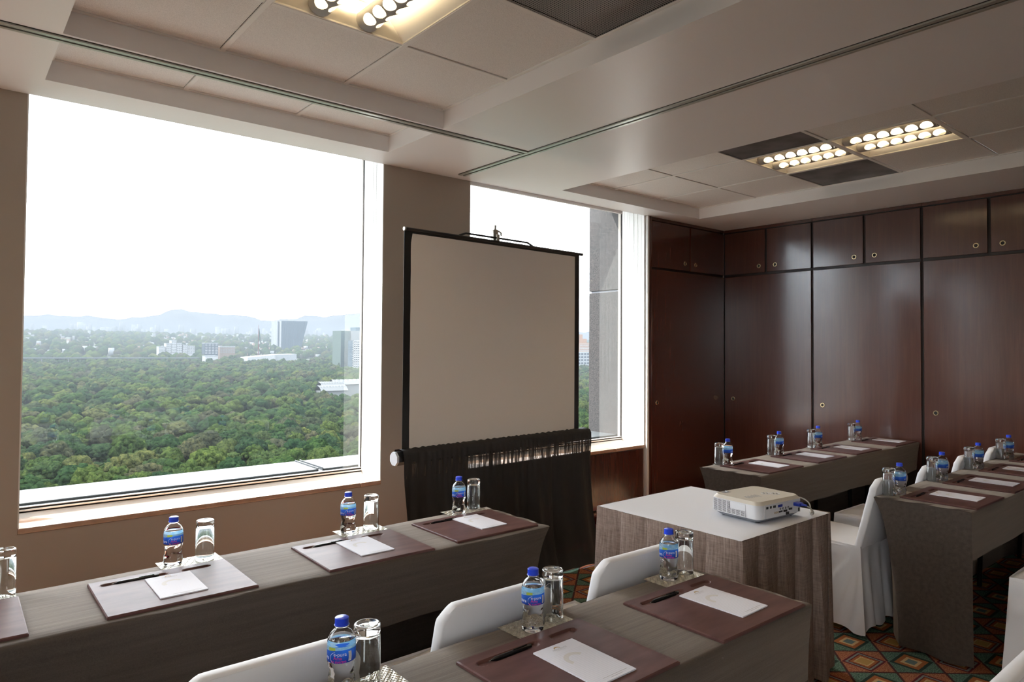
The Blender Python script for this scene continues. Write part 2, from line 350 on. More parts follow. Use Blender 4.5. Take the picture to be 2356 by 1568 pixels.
# lamps at (1, 4) of the left recess, (1, 4) and (1, 3) of the right one; vents beside them
recess(RA[0], RA[1], YA, XA, skip={(1, 4), (2, 3), (1, 1), (1, 2) if False else (9, 9)})
recess(RS[0], RS[1], [3.31, 3.834], [.35, .937, 1.537, 2.14])
recess(RB[0], RB[1], YBB, XB, skip={(1, 3), (1, 2), (0, 3), (2, 3)})
# folding-partition track: two rails and a dark slot
def rails(axis, c, a, b, mats=('rail', 'slot')):
    par = struct(thing('trim_1' if axis == 'x' else 'trim_2', 'x', 'x')); del par['label']; del par['category']
    def bb(o0, o1, z0, z1): return (a, b, c+o0, c+o1, z0, z1) if axis == 'x' else (c+o0, c+o1, a, b, z0, z1)
    for o0, o1 in ((-.034, -.009), (.007, .026)): box('track_rail', bb(o0, o1, 2.737, 2.747), 'rail', par, .0012, 1)
    box('track_slot', bb(-.009, .007, 2.742, 2.747), 'slot', par)
    box('track_gap', bb(-.039, -.034, 2.7435, 2.746), 'slot', par)
rails('x', 3.272, XL, 2.785); rails('y', 2.823, YB, 4.0)
# window wall
def wall_front():
    bs = [(XL, -2.39, WY, GY+.05, .592, 3.02), (-.42, .29, WY, GY+.05, .592, 3.02), (2.256, 2.97, WY, GY+.05, .592, 3.02),
          (XL, 2.97, WY, GY+.05, 0, .592), (2.97, 4.975, WY+.012, GY+.05, 0, .592), (4.975, WX+.2, WY+.012, GY+.05, 0, 3.02),
          (XL, WX+.2, GY+.05, GY+.2, 2.93, 3.1)]
    return bs
struct(boxes('wall_front', wall_front(), 'wall'))
struct(box('wall_right', (WX, WX+.2, YB, WY, 0, 2.86), 'groove'))
struct(boxes('wall_left', [(XL-.3, XL, YB, WY, 0, .60), (XL-.3, XL, YB, WY, 2.745, 2.86), (XL-.3, XL, YB, -2.3, .60, 2.745), (XL-.3, XL, -.75, WY, .60, 2.745)], 'wall'))
struct(box('wall_back', (XL-.15, WX+.2, YB-.15, YB, 0, 2.86), 'wall'))
for i, (a, b) in enumerate(((.29, 2.256), (2.97, 4.975), (-2.39, -.42))):  # third opening is out of view, added along the wall for more daylight
    w = bpy.data.objects.new('window_%d' % (i+1), None); COL.objects.link(w); struct(w)
    box('glass_pane', (a+.004, b-.004, GY, GY+.002, .672, 2.93), 'pane', w)
    boxes('frame_rail', [(a+.008, b-.008, GY-.016, GY+.016, .6505, .6585), (a+.008, b-.008, GY-.006, GY+.016, .6675, .671)], 'frame', w)
    box('frame_groove', (a+.008, b-.008, GY-.003, GY+.016, .640, .6675), 'gasket', w)
    bm = bmesh.new(); q = [(GY-.036, .622), (GY-.016, .6415), (GY+.016, .6415), (GY+.016, .622)]
    A = [bm.verts.new((a+.006, y, z)) for y, z in q]; B = [bm.verts.new((b-.006, y, z)) for y, z in q]
    for k in range(4): bm.faces.new((A[k], A[(k+1) % 4], B[(k+1) % 4], B[k]))
    bm.faces.new(A); bm.faces.new(B); new_obj('sloped_bead', finish(bm, 'bead'), 'frame', w)
    box('frame_stile', (b-.008, b, GY-.006, GY+.012, .622, 2.93), 'gasket', w); box('frame_stile', (a, a+.008, GY-.006, GY+.012, .622, 2.93), 'gasket', w)
    box('jamb', (b-.006, b, WY-.0005, GY-.0065, .622, 3.0), 'reveal', w); box('jamb', (a, a+.006, WY-.0005, GY-.0065, .622, 3.0), 'reveal', w)
    js = [a, 2.108, b] if i == 0 else ([a, 4.582, b] if i == 1 else [a, -1.2, b])
    for p, q in zip(js[:-1], js[1:]): box('sill_slab', (p+.0008, q-.0008, WY-.008, GY+.02, .594, .622), 'sill', w, .004, 2)
    if i == 1:
        tilt = box('blind_valance', (a, b-.3, WY+.004, WY+.03, 2.722, 2.76), 'ceil', w, .002, 1)
for i, (a, b) in enumerate(((-2.3, -.75),)):  # unseen left-wall window, added to fill the room with daylight
    w = bpy.data.objects.new('window_%d' % (i+4), None); COL.objects.link(w); struct(w)
    box('glass_pane', (XL-.28, XL-.278, a+.004, b-.004, .65, 2.74), 'pane', w); box('sill_slab', (XL-.29, XL+.008, a, b, .592, .62), 'sill', w, .004, 1)
    box('frame_rail', (XL-.3, XL-.26, a, b, .62, .65), 'frame', w)
# panel, casing and baseboards of the wooden half of the window wall
p = struct(boxes('trim_3', [(2.975, 4.965, WY-.002, WY+.012, .11, .586)], 'wood', None, .002))
struct(box('trim_4', (4.984, 5.01, WY-.028, WY+.012, .0, 2.744), 'reveal', None, .003))
struct(box('trim_5', (5.011, 5.055, WY-.022, WY+.012, .0, 2.744), 'wood', None, .004))
struct(box('baseboard_front', (2.976, 4.98, WY-.016, WY+.01, 0, .105), 'wood', None, .003))
struct(box('baseboard_window', (XL, 2.96, WY-.014, WY, 0, .09), 'wall', None, .003))

# ------------------------------------------------------------------ built-in cabinets
def ring(parent, loc, rot):
    bm = bmesh.new()
    alathe(bm, [(.0125, .0), (.0205, .0), (.0215, .003), (.0195, .0055), (.014, .0055), (.0125, .003)], 28)
    o = new_obj('ring_pull', finish(bm, 'ring_pull', 40), 'brass', parent, loc, rot)
    bm = bmesh.new(); alathe(bm, [(0, .001), (.013, .001), (.013, .0), (0, .0)], 20)
    new_obj('finger_hole', finish(bm, 'finger_hole'), 'black', o)
def cabinet(label, y0, y1, mid, r_up, r_low, corner=False):
    t = thing('built_in_cabinet', label, 'cabinet', (0, 0, 0), 0, 'mahogany built-in cabinets along the right wall')
    x0 = WX-.006
    box('carcass', (x0+.002, WX-.0005, y0+.001, y1-.001, 0, CZ-.001), 'groove', t)
    zj0, zj1 = 2.252, 2.276; g = .011
    X1, X0 = x0+.002, x0-.014
    lo = box('lower_door', (X0, X1, y0+g, y1-g, .10, zj0), 'wood', t, .002, 1)
    box('plinth', (X0+.004, X1, y0+.001, y1-.001, 0, .092), 'wood', t, .001, 1)
    box('cornice_strip', (X0+.002, X1, y0+.001, y1-.001, 2.715, CZ-.0015), 'wood', t, .001, 1)
    for a, b, ry in ((y0+g, mid-g, r_up[0]), (mid+g, y1-g, r_up[1])):
        d = box('upper_door', (X0, X1, a, b, zj1, 2.705), 'wood', t, .002, 1)
        ring(d, (X0, ry, 2.341), (0, -PI/2, 0))
    ring(lo, (X0, r_low, .996), (0, -PI/2, 0))
    return t
cabinet('mahogany cabinet unit in the room corner beside the window wall', 3.149, 4.098, 3.623, (3.523, 3.698), 3.991)
cabinet('mahogany cabinet unit with pale window glare across its tall door', 2.206, 3.149, 2.672, (2.584, 2.76), 3.054)
cabinet('dark mahogany cabinet unit nearest the camera with an orange tinted upper door', 1.26, 2.206, 1.724, (1.634, 1.813), 2.109)
cabinet('mahogany cabinet unit at the right edge of the photo, mostly cut off', .31, 1.26, .79, (.70, .88), 1.16)
def cabinet_front():
    t = thing('built_in_cabinet', 'narrow mahogany cabinet on the window wall, right of the smaller window', 'cabinet', (0, 0, 0), 0)
    a, b = 5.056, WX-.024; Y0, Y1 = WY-.016, WY+.010; m = 5.657; g = .008
    box('carcass', (a, b, WY, WY+.0115, 0, CZ-.001), 'groove', t)
    lo = box('lower_door', (a+g, b-.004, Y0, Y1, .10, 2.252), 'wood', t, .002, 1); box('plinth', (a+.001, b, Y0+.004, Y1, 0, .092), 'wood', t, .001, 1)
    box('cornice_strip', (a, b, Y0+.002, Y1, 2.715, CZ-.0015), 'wood', t, .001, 1)
    for p, q, rx in ((a+g, m-g, 5.571), (m+g, b-.004, 5.745)):
        d = box('upper_door', (p, q, Y0, Y1, 2.274, 2.705), 'wood', t, .002, 1); ring(d, (rx, Y0, 2.342), (PI/2, 0, 0))
    ring(lo, (5.141, Y0, 1.0), (PI/2, 0, 0))
cabinet_front()

# ------------------------------------------------------------------ ceiling lamps and vents
def lamp_meshes():
    W2 = .285; out = {}
    bm = bmesh.new()   # curved troughs, open below
    segs = [(-W2, -.105), (-.105, .105), (.105, W2)]
    for a, b in segs:
        def fn(u, v, a=a, b=b):
            x = a+(b-a)*u; h = .096+.010*math.sin(PI*u) if (a, b) == segs[1] else (.096*math.sin(PI/2*(u if a < -.2 else 1-u)))
            return (x, -W2+2*W2*v, .004+h)
        agrid(bm, fn, 12, 4)
    for s in (-1, 1):   # sloped end reflectors
        agrid(bm, lambda u, v: (-W2+2*W2*u, s*(W2-.05*v), .003+.095*v), 6, 3)
    out['reflector'] = finish(bm, 'reflector', 45, 1e-5)
    bm = bmesh.new()
    for b in ((-.296, .296, -.296, -.283, .0, .02), (-.296, .296, .283, .296, .0, .02), (-.296, -.283, -.283, .283, .0, .02), (.283, .296, -.283, .283, .0, .02), (-.296, .296, -.296, .296, .118, .122)): abox(bm, *b)
    out['lamp_frame'] = finish(bm, 'lamp_frame')
    # perforated half-round bar: two rows of round holes
    L2, r = .272, .052; nu, nv = 170, 36; bm = bmesh.new()
    P = lambda u, v: (r*math.sin((v-.5)*PI*1.12), -L2+2*L2*u, r*(1-math.cos((v-.5)*PI*1.12))*.92-.018)
    vs = [[None]*(nu+1) for _ in range(nv+1)]; pitch = 2*L2/6.6
    cents = [(-L2+pitch*(k+.62+.0), s) for k in range(7) for s in (-1, 1)]
    def arc(v): return (v-.5)*PI*1.12*r
    hs = [(cy, s*.034) for cy, s in cents if cy < L2-.02]
    def rel(u, v):
        y = -L2+2*L2*u; a = arc(v)
        for cy, ca in hs:
            d = math.hypot((y-cy)/.036, (a-ca)/.029)
            if d < 1.25: return d, cy, ca, y, a
        return None
    keep = lambda u, v: (lambda q: q is None or q[0] >= 1)(rel(u, v))
    G = {}
    def vert(i, j):
        if (i, j) in G: return G[i, j]
        u, v = i/nu, j/nv; q = rel(u, v)
        if q and abs(q[0]-1) < .09:
            d, cy, ca, y, a = q; y2 = cy+(y-cy)/d; a2 = ca+(a-ca)/d; u = (y2+L2)/(2*L2); v = a2/(PI*1.12*r)+.5
        G[i, j] = bm.verts.new(P(u, v)); return G[i, j]
    for j in range(nv):
        for i in range(nu):
            if keep((i+.5)/nu, (j+.5)/nv): bm.faces.new((vert(i, j), vert(i+1, j), vert(i+1, j+1), vert(i, j+1)))
    for s in (0, 1):    # end caps
        bm.faces.new([bm.verts.new(P(s, v/12)) for v in range(13)])
    out['louvre_bar'] = finish(bm, 'louvre_bar', 40)
    bm = bmesh.new(); atube(bm, [(0, -.255, .0475), (0, .255, .0475)], .0085, 12); out['tube'] = finish(bm, 'tube', 40)
    for k, mm in (('reflector', 'lampwhite'), ('lamp_frame', 'lampwhite'), ('louvre_bar', 'lampbar'), ('tube', 'tube')): out[k].materials.append(M[mm])
    return out
LM = lamp_meshes()
def lamp(x, y, label):
    t = thing('ceiling_lamp', label, 'lamp', (x, y, 2.8445), 0, 'recessed fluorescent ceiling lamps')
    new_obj('lamp_frame', LM['lamp_frame'], None, t); new_obj('reflector', LM['reflector'], None, t)
    for s in (-1, 1):
        b = new_obj('louvre_bar', LM['louvre_bar'], None, t, (s*.105, 0, .016)); new_obj('fluorescent_tube', LM['tube'], None, b, (0, 0, .002))
lamp(1.235, 2.3325, 'square recessed lamp with two perforated bars in the ceiling recess above the big window')
lamp(4.6025, 2.375, 'recessed lamp of the right ceiling recess, set between two dark grey panels')
lamp(4.6025, 1.7675, 'recessed lamp of the right ceiling recess, nearer the camera, between plain tiles')
lamp(1.235, .5125, 'added recessed lamp, unseen in the ceiling above the camera, giving the room fill light')  # out of view, added to brighten the room
def vent(x0, x1, y0, y1, m, label):
    t = thing('air_vent', label, 'vent', ((x0+x1)/2, (y0+y1)/2, 2.8445), 0); w, h = (x1-x0)/2-.013, (y1-y0)/2-.013
    box('perforated_plate', (-w+.01, w-.01, -h+.01, h-.01, .002, .006), m, t)
    boxes('vent_frame', [(-w, w, -h, -h+.012, 0, .008), (-w, w, h-.012, h, 0, .008), (-w, -w+.012, -h+.012, h-.012, 0, .008), (w-.012, w, -h+.012, h-.012, 0, .008)], 'ventgrey' if m == 'ventgrey' else 'vent', t)
vent(1.535, 2.135, 1.425, 2.03, 'vent', 'dark perforated metal vent panel in the left ceiling recess beside the lamp')
vent(3.69, 4.30, 2.07, 2.68, 'ventgrey', 'cloudy dark grey ceiling panel on the middle-of-room side of the lamp')
vent(4.905, 5.495, 2.07, 2.68, 'ventgrey', 'cloudy dark grey ceiling panel on the cabinet side of the lamp')
# ------------------------------------------------------------------ tables and their covers
TZ = .745
INS = [(.745, 0), (.722, .012), (.68, .034), (.6, .058), (.53, .07), (.4, .092), (.28, .113), (.15, .12), (0, .125)]
def ins(z):
    for (a, p), (b, q) in zip(INS, INS[1:]):
        if z >= b: return p+(q-p)*(a-z)/(a-b)
    return INS[-1][1]
def table_cover(x0, x1, y0, y1, hem=.515, seed=0, kn=1, kf=1, kx=.3):
    bm = bmesh.new(); rnd = random.Random(seed); ph = [rnd.uniform(0, 6) for _ in range(8)]
    wob = lambda x: .004*math.sin(x*5+ph[0])+.003*math.sin(x*11+ph[1])
    def corner(x):      # how strongly the corner pull acts at x
        d = min(x-x0, x1-x); return max(0, 1-d/.28)**1.6
    # cross profile of the run: back flap, top, front flap (each point: y, z, isflap)
    prof = []
    for z in (.012, .06, .12, .19, .26, .33, .4, .46, .52, .57, .62, .66, .70, TZ-.012): prof.append((y1, z))
    prof += [(y1-.003, TZ-.003), (y1-.010, TZ)]
    for k in range(1, 8): prof.append((y1-.010-(y1-y0-.02)*k/8, TZ))
    prof += [(y0+.010, TZ), (y0+.003, TZ-.003)]
    for k in range(7): prof.append((y0, TZ-.012-(TZ-.012-hem)*k/6))
    nx = max(24, int((x1-x0)/.05))
    def pt(u, j):
        y, z = prof[j]; x = x0+(x1-x0)*u; f = ins(z) if z < TZ-.004 else 0
        s = 1 if y < (y0+y1)/2 else -1
        if f or z < TZ-.004:
            k_ = kn if s > 0 else kf; y += s*k_*f*corner(x)-s*.0015*math.sin(x*7+ph[2]+j*.3)*min(1, (TZ-z)*6)*(1-corner(x)) 
            if x-x0 < .28: x += f*kx*max(0, 1-(x-x0)/.28)
            if x1-x < .28: x -= f*kx*max(0, 1-(x1-x)/.28)
            if s > 0 and z <= hem+.001: z += wob(x)*.8
        else:
            y += s*wob(x)*.9 if abs(y-y0) < .02 or abs(y-y1) < .02 else 0
        return Vector((x, y, z))
    rows = [[bm.verts.new(pt(i/nx, j)) for i in range(nx+1)] for j in range(len(prof))]
    for j in range(len(prof)-1):
        for i in range(nx): bm.faces.new((rows[j][i], rows[j][i+1], rows[j+1][i+1], rows[j+1][i]))
    # end panels down to the floor
    zs = [TZ, TZ-.003, TZ-.012, .70, .66, .62, .57, .52, .46, .4, .33, .26, .19, .12, .06, .012]
    for xe, sg in ((x0, -1), (x1, 1)):
        def ep(u, v):
            z = zs[min(len(zs)-1, int(round(v*(len(zs)-1))))]; f = ins(z)
            off = .0 if z >= TZ else (.003 if z > TZ-.004 else .0)
            y = y1-kf*f+(y0-y1+(kn+kf)*f)*u
            edge = abs(2*u-1)
            x = xe-sg*f*kx+sg*(.010*math.sin(PI*u)*max(0, min(1, (TZ-z)*3)) if z < .7 else 0)
            if z < .3: x += sg*.012*math.sin(u*9+ph[3])*(.3-z)/.3
            if z < .1: z = z+.012*math.sin(u*7+ph[4])*(1 if .05 < u < .95 else 0)*(1-z/.1)*.5
            return Vector((x, y, z))
        agrid(bm, ep, 14, len(zs)-1)
    return finish(bm, 'table_cover', 60, .004)
def long_table(label, clabel, x0, x1, y0, y1, seed, kn=1, kf=1, kx=.3):
    t = thing('banquet_table', label, 'table', ((x0+x1)/2, (y0+y1)/2, 0), 0, 'narrow banquet tables under taupe covers')
    w, h = (x1-x0)/2, (y1-y0)/2
    box('tabletop', (-w+.012, w-.012, -h+.014, h-.014, .71, .7415), 'ply', t, .003, 1)
    for sx in (-1, 1):
        for sy in (-1, 1): tube('leg', [(sx*(w-.17), sy*(h-.10), .71), (sx*(w-.17), sy*(h-.07), .03), (sx*(w-.17), sy*(h-.07), .0)], .014, 'leg', t)
        box('leg_brace', (sx*(w-.17)-.01, sx*(w-.17)+.01, -h+.08, h-.08, .28, .30), 'leg', t)
    if w > 1.2:
        for sy in (-1, 1): tube('leg', [(.15, sy*(h-.10), .71), (.15, sy*(h-.08), 0)], .014, 'leg', t)
    c = new_obj('table_cover', table_cover(x0, x1, y0, y1, .515, seed, kn, kf, kx), 'cloth')
    tag(c, clabel, 'tablecloth', 'fitted taupe table covers'); return t
T1 = (-.55, 2.025, 2.192, 2.652); T2 = (-.6, 2.035, 1.03, 1.486); T3 = (3.785, 6.235, 2.228, 2.668); T4 = (3.76, 6.215, 1.118, 1.570)
long_table('narrow banquet table below the big window, its end by the black drape', 'taupe cover on the table below the big window', *T1, 1, .8, .8, .35)
long_table('narrow banquet table at the bottom edge of the photo, nearest the camera', 'taupe cover on the table nearest the camera, at the bottom edge', *T2, 2, .15, .6, .1)
long_table('narrow banquet table in the right half, farther of two, behind the projector', 'taupe cover on the far right table behind the projector', *T3, 3, .3, .8, .1)
long_table('narrow banquet table at the right edge, behind the nearest full white chair', 'dark taupe cover with a floor-length end beside the white chair', *T4, 4, .0, 1, .0)

# ------------------------------------------------------------------ place settings
def pad_mesh():
    w, h, th = .2105, .1745, .0085; gr = [(-.182, .012, .124, .013), (.058, .148, .124, .013)]   # x0, x1, y, half width of the two grooves
    xs = sorted(set([-w, -w+.003, w-.003, w]+[round(-.20+.005*k, 4) for k in range(81)]))
    ys = sorted(set([-h, -h+.003, h-.003, h]+[round(-.16+.03*k, 4) for k in range(9)]+[round(.100+.003*k, 4) for k in range(17)]))
    def dep(x, y):
        d = 0
        for a, b, yy, hw in gr:
            cx = min(max(x, a+hw), b-hw); q = math.hypot(x-cx, y-yy)/hw
            if q < 1: d = max(d, min(1, (1-q)*5.0))
        return d*.0055
    bm = bmesh.new(); V = {}
    for i, x in enumerate(xs):
        for j, y in enumerate(ys):
            z = th-dep(x, y)
            if i in (0, len(xs)-1) or j in (0, len(ys)-1): z -= .0025
            V[i, j] = bm.verts.new((x, y, z))
    for i in range(len(xs)-1):
        for j in range(len(ys)-1): bm.faces.new((V[i, j], V[i+1, j], V[i+1, j+1], V[i, j+1]))
    n, m_ = len(xs)-1, len(ys)-1
    loop = [(i, 0) for i in range(n)]+[(n, j) for j in range(m_)]+[(n-i, m_) for i in range(n)]+[(0, m_-j) for j in range(m_)]
    lo = [bm.verts.new((V[q].co.x, V[q].co.y, 0)) for q in loop]
    for k in range(len(loop)):
        k2 = (k+1) % len(loop); bm.faces.new((V[loop[k2]], V[loop[k]], lo[k], lo[k2]))
    me = finish(bm, 'desk_pad', 35); return me
PAD = pad_mesh(); PAD.materials.append(M['leather'])
def note_proto():
    t = thing('notepad', 'x', 'notepad', (0, 0, -9)); w, h = .0675, .1085
    box('paper_block', (-w, w, -h, h, 0, .0035), 'paper', t)
    me = text_mesh('PRESIDENTE', .0085); new_obj('letterhead', me, 'print_grey', t, (0, .083, .0038))
    me2 = text_mesh('INTERCONTINENTAL', .0032); new_obj('letterhead_line', me2, 'print_grey', t, (0, .0765, .0038))
    bm = bmesh.new(); pts = [(.010*math.cos(a), .0095*math.sin(a)) for a in [PI*k/16 for k in range(17)]]
    inn = [(.0075*math.cos(a)-.0006, .0052*math.sin(a)-.0008) for a in [PI*k/16 for k in range(17)]]
    va = [bm.verts.new((x, y, 0)) for x, y in pts]; vb = [bm.verts.new((x, y, 0)) for x, y in inn]
    for k in range(16): bm.faces.new((va[k], va[k+1], vb[k+1], vb[k]))
    new_obj('emblem', finish(bm, 'emblem'), 'print_gold', t, (-.004, .088, .0038))
    boxes('footer_line', [(-.030, .052, -.0935, -.0926, 0, .0002), (-.012, .030, -.1005, -.0997, 0, .0002)], 'print_grey', t, 0, (0, 0, .0036))
    return t
def pen_proto():
    t = thing('ballpoint_pen', 'x', 'pen', (0, 0, -9))
    lathe('barrel', [(0, -.068), (.0014, -.068), (.0042, -.056), (.0054, -.052), (.0054, .05), (.0044, .052), (.0044, .064), (0, .064)], 'pen', t, 14).rotation_euler = (0, PI/2, 0)
    box('clip', (.005, .050, -.0012, .0012, .0056, .0072), 'pen', t, .0005, 1)
    lathe('tip', [(0, -.073), (.0007, -.073), (.0014, -.067), (0, -.067)], 'steel', t, 10).rotation_euler = (0, PI/2, 0)
    return t
BR = .0312
def bend(me, r, u0=0, v0=0):
    for v in me.vertices:
        u = v.co.x+u0; z = v.co.y+v0; v.co = (r*math.sin(u/r), -r*math.cos(u/r), z)
    return me
def flat_poly(pts):
    bm = bmesh.new(); bm.faces.new([bm.verts.new((x, y, 0)) for x, y in pts]); return finish(bm, 'patch')
def bottle_proto():
    t = thing('water_bottle', 'x', 'bottle', (0, 0, -9))
    prof = [(0, .004), (.012, .003), (.016, 0), (.026, 0), (.0295, .003), (.0305, .010), (.0312, .020), (.0306, .027), (.0288, .033), (.0275, .040), (.0266, .048), (.0268, .054), (.0280, .060), (.0292, .066), (.0304, .071), (.0310, .0745),
            (.0305, .076), (.0305, .1105), (.0310, .112), (.0309, .116), (.0296, .122), (.0265, .129), (.0215, .1355), (.0165, .140), (.0138, .1425), (.0134, .1465), (.0165, .1470), (.0165, .1490), (.0132, .1495), (.0132, .1600), (0, .1600)]
    fine = []
    for (a, p), (b, q) in zip(prof, prof[1:]):
        n = max(1, int(abs(q-p)/.0028)) if a > .02 and b > .02 and q < .075 else 1
        for k in range(n): fine.append((a+(b-a)*k/n, p+(q-p)*k/n))
    fine.append(prof[-1])
    def rf(r, z, th):
        if .008 < z < .072:
            k = min(1, (z-.008)/.01, (.072-z)/.008)
            return r*(1+k*(.018*math.sin(4*th+z*190)+.020*math.sin(-5*th+z*260+1.3)))
        return r
    b = lathe('bottle_body', fine, 'water', t, 56, 180, rf)
    air = [(0, .1200), (.0285, .1200), (.0278, .1215), (.0248, .129), (.0200, .1353), (.0152, .1394), (.0125, .1424), (.0121, .147), (.0121, .158), (0, .158)]
    bm = bmesh.new(); alathe(bm, air, 40); bmesh.ops.recalc_face_normals(bm, faces=bm.faces); bmesh.ops.reverse_faces(bm, faces=bm.faces)
    me = bpy.data.meshes.new('air_space'); bm.to_mesh(me); bm.free()
    for p in me.polygons: p.use_smooth = True
    new_obj('air_space', me, 'water', b)
    lathe('cap', [(0, .1655), (.0135, .1655), (.0152, .1642), (.0153, .1510), (.0160, .1505), (.0160, .1490), (.0168, .1490)], 'cap', t, 40, 40, lambda r, z, th: r*(1+.012*math.sin(40*th) if .1500 < z < .1645 and r > .015 else r and 1))
    lb = lathe('label', [(.0313, .0755), (.0314, .0765), (.0314, .1095), (.0313, .1105)], 'label', t, 48, 180)
    r = .0316
    new_obj('brand_name', bend(text_mesh('e-pura', .0112), r, .0025, .0945), 'white_print', lb)
    new_obj('slogan', bend(text_mesh('Ama', .0105), r, -.003, .0865), 'pink_print', lb)
    new_obj('slogan', bend(text_mesh('tu cuerpo', .0088), r, -.001, .0792), 'pink_print', lb)
    new_obj('brand_name', bend(text_mesh('pura', .0125), r, -.0365, .0855), 'white_print', lb)
    ring_ = [];  # pale outline round the oval
    bm = bmesh.new(); a0 = [bm.verts.new((-.003-.0175*math.cos(a), .0868+.0165*math.sin(a)*.78, 0)) for a in [R(-72)+R(144)*k/18 for k in range(19)]]
    a1 = [bm.verts.new((-.003-.0182*math.cos(a), .0868+.0172*math.sin(a)*.80, 0)) for a in [R(-72)+R(144)*k/18 for k in range(19)]]
    for k in range(18): bm.faces.new((a0[k], a0[k+1], a1[k+1], a1[k]))
    new_obj('oval_outline', bend(finish(bm, 'oval'), r), 'white_print', lb)
    bm = bmesh.new(); agrid(bm, lambda u, v: Vector((.021+.0075*u+.0012*math.sin(v*PI), .0785+.021*v, 0)), 3, 6)
    bc = new_obj('barcode_patch', bend(finish(bm, 'barcode'), r), 'white_print', lb)
    bm = bmesh.new()
    for k in range(12):
        y = .081+k*.0014; agrid(bm, lambda u, v: Vector((.0228+.0045*u, y+.0005*v+(.0002 if k % 3 else 0), 0)), 2, 1)
    new_obj('barcode_bars', bend(finish(bm, 'bars'), r+.0001), 'print_grey', lb)
    return t
def tumbler_proto():
    t = thing('glass_tumbler', 'x', 'glass', (0, 0, -9))
    out = [(.0300, .0005), (.0308, 0), (.0315, .0012), (.0312, .02), (.0300, .116), (.0300, .122), (.0306, .126), (.0302, .136), (.0285, .1395), (.0235, .1402), (.0215, .1390), (.0150, .1378), (0, .1372)]
    inn = [(0, .1185), (.018, .1185), (.0255, .1170), (.0276, .1130), (.0288, .02), (.0297, .0015), (.0300, .0005)]
    bm = bmesh.new(); alathe(bm, out[::1], 48); alathe(bm, inn, 48); bmesh.ops.remove_doubles(bm, verts=bm.verts, dist=1e-5)
    new_obj('tumbler_body', finish(bm, 'tumbler', 180), 'glass', t); return t
NOTE, PEN, BOT, TUM = note_proto(), pen_proto(), bottle_proto(), tumbler_proto()
bm = bmesh.new()
def cf(u, v):
    x, y = -.101+.202*u, -.053+.106*v
    return Vector((x, y, .0016+.0011*math.sin(x*560)*math.sin(y*560)*(1 if 0 < u < 1 and 0 < v < 1 else 0)))
agrid(bm, cf, 90, 48); COAST = finish(bm, 'coaster', 180); COAST.materials.append(M['coaster'])
used = set()
def place(proto, key, loc, rz, label, group):
    o = proto if key not in used else copy_tree(proto); used.add(key)
    o.location = loc; o.rotation_euler = (0, 0, rz); o['label'] = label; o['group'] = group; return o
ORD = ['first', 'second', 'third', 'fourth']
def setting(cx, cy, where, ordn, bx=None, by=None, gx=None, gy=None, brot=0, note=None, pen=(0, 0), pad=True, cox=None, coy=None, sheen=''):
    # cx, cy: centre of the pad
    if pad:
        o = new_obj('desk_pad', PAD, None, None, (cx, cy, TZ+.0008), (0, 0, random.uniform(-.012, .012)))
        tag(o, '%sleather desk pad, %s' % (sheen or 'burgundy ', ordn+' '+where), 'desk pad', 'leather desk pads')
        nx, ny = note or (cx+.02, cy-.0)
        place(NOTE, 'n', (nx, ny, TZ+.0095), random.uniform(-.02, .02), 'white letterhead notepad, %s' % (ordn+' '+where), 'hotel notepads')
        place(PEN, 'p', (cx-.078+pen[0], cy+.122+pen[1], TZ+.0088+.0005), random.uniform(-.03, .03)+.02, 'black pen in pad groove, %s' % (ordn+' '+where), 'black ballpoint pens')
    if cox is not None:
        o = new_obj('coaster', COAST, None, None, (cox, coy, TZ+.0006), (0, 0, random.uniform(-.03, .03)))
        tag(o, 'silver woven coaster mat, %s' % (ordn+' '+where), 'coaster', 'silver woven coasters')
    if bx is not None: place(BOT, 'b', (bx, by, TZ+.0037), brot, 'blue-capped water bottle, %s' % (ordn+' '+where), 'water bottles')
    if gx is not None: place(TUM, 'g', (gx, gy, TZ+.0037), 0, 'upturned glass tumbler, %s' % (ordn+' '+where), 'upturned tumblers')
w1 = 'below the big window'
L_ = lambda s: s
setting(-.022, 2.405, w1, 'cut off at the left', None, None, .155, 2.632, 0, (-.01, 2.39), (0, 0), True, .085, 2.637, 'sky-reflecting ')
setting(.576, 2.394, w1, 'first whole one from the left', .632, 2.632, .735, 2.625, R(-5), (.582, 2.382), (0, 0), True, .688, 2.632, 'grey-sheened ')
setting(1.235, 2.380, w1, 'second from the right', 1.293, 2.626, 1.399, 2.628, R(-14), (1.246, 2.388), (0, 0), True, 1.352, 2.630, 'half-shiny ')
setting(1.772, 2.395, w1, 'by the black drape', 1.846, 2.622, 1.944, 2.640, R(-24), (1.804, 2.408), (0, 0), True, 1.886, 2.632)
w2 = 'on the nearest table'
setting(.576, 1.20, w2, 'leftmost', .694, 1.434, .752, 1.425, R(-36), None, (0, 0), False, .735, 1.432)
setting(1.183, 1.212, w2, 'in the middle', 1.248, 1.418, 1.341, 1.440, R(-29), (1.208, 1.185), (0, 0), True, 1.284, 1.440)
setting(1.790, 1.209, w2, 'at the right end', 1.871, 1.440, 1.965, 1.447, R(-47), (1.819, 1.199), (0, 0), True, 1.903, 1.438)
w3 = 'on the far right table'
for k, (cx, bx, gx) in enumerate(((4.110, 4.014, 3.956), (4.732, 4.670, 4.612), (5.312, 5.254, 5.196), (5.998, 5.950, 5.892))):
    setting(cx, 2.415, w3, ORD[k]+' from the projector', bx, 2.606, gx, 2.632, R(70), (cx+.06, 2.40), (0, 0), True, bx+.012, 2.612)
w4 = 'on the near right table'
for k, (cx, bx, gx) in enumerate(((4.035, 3.910, 3.854), (4.635, 4.524, 4.466), (5.265, 5.162, 5.104), (5.885, 5.81, 5.752))):
    setting(cx, 1.290, w4, ORD[k]+' from the aisle', bx, 1.497, gx, 1.529, R(60), (cx+.03, 1.275), (0, 0), True, bx+.015, 1.505)

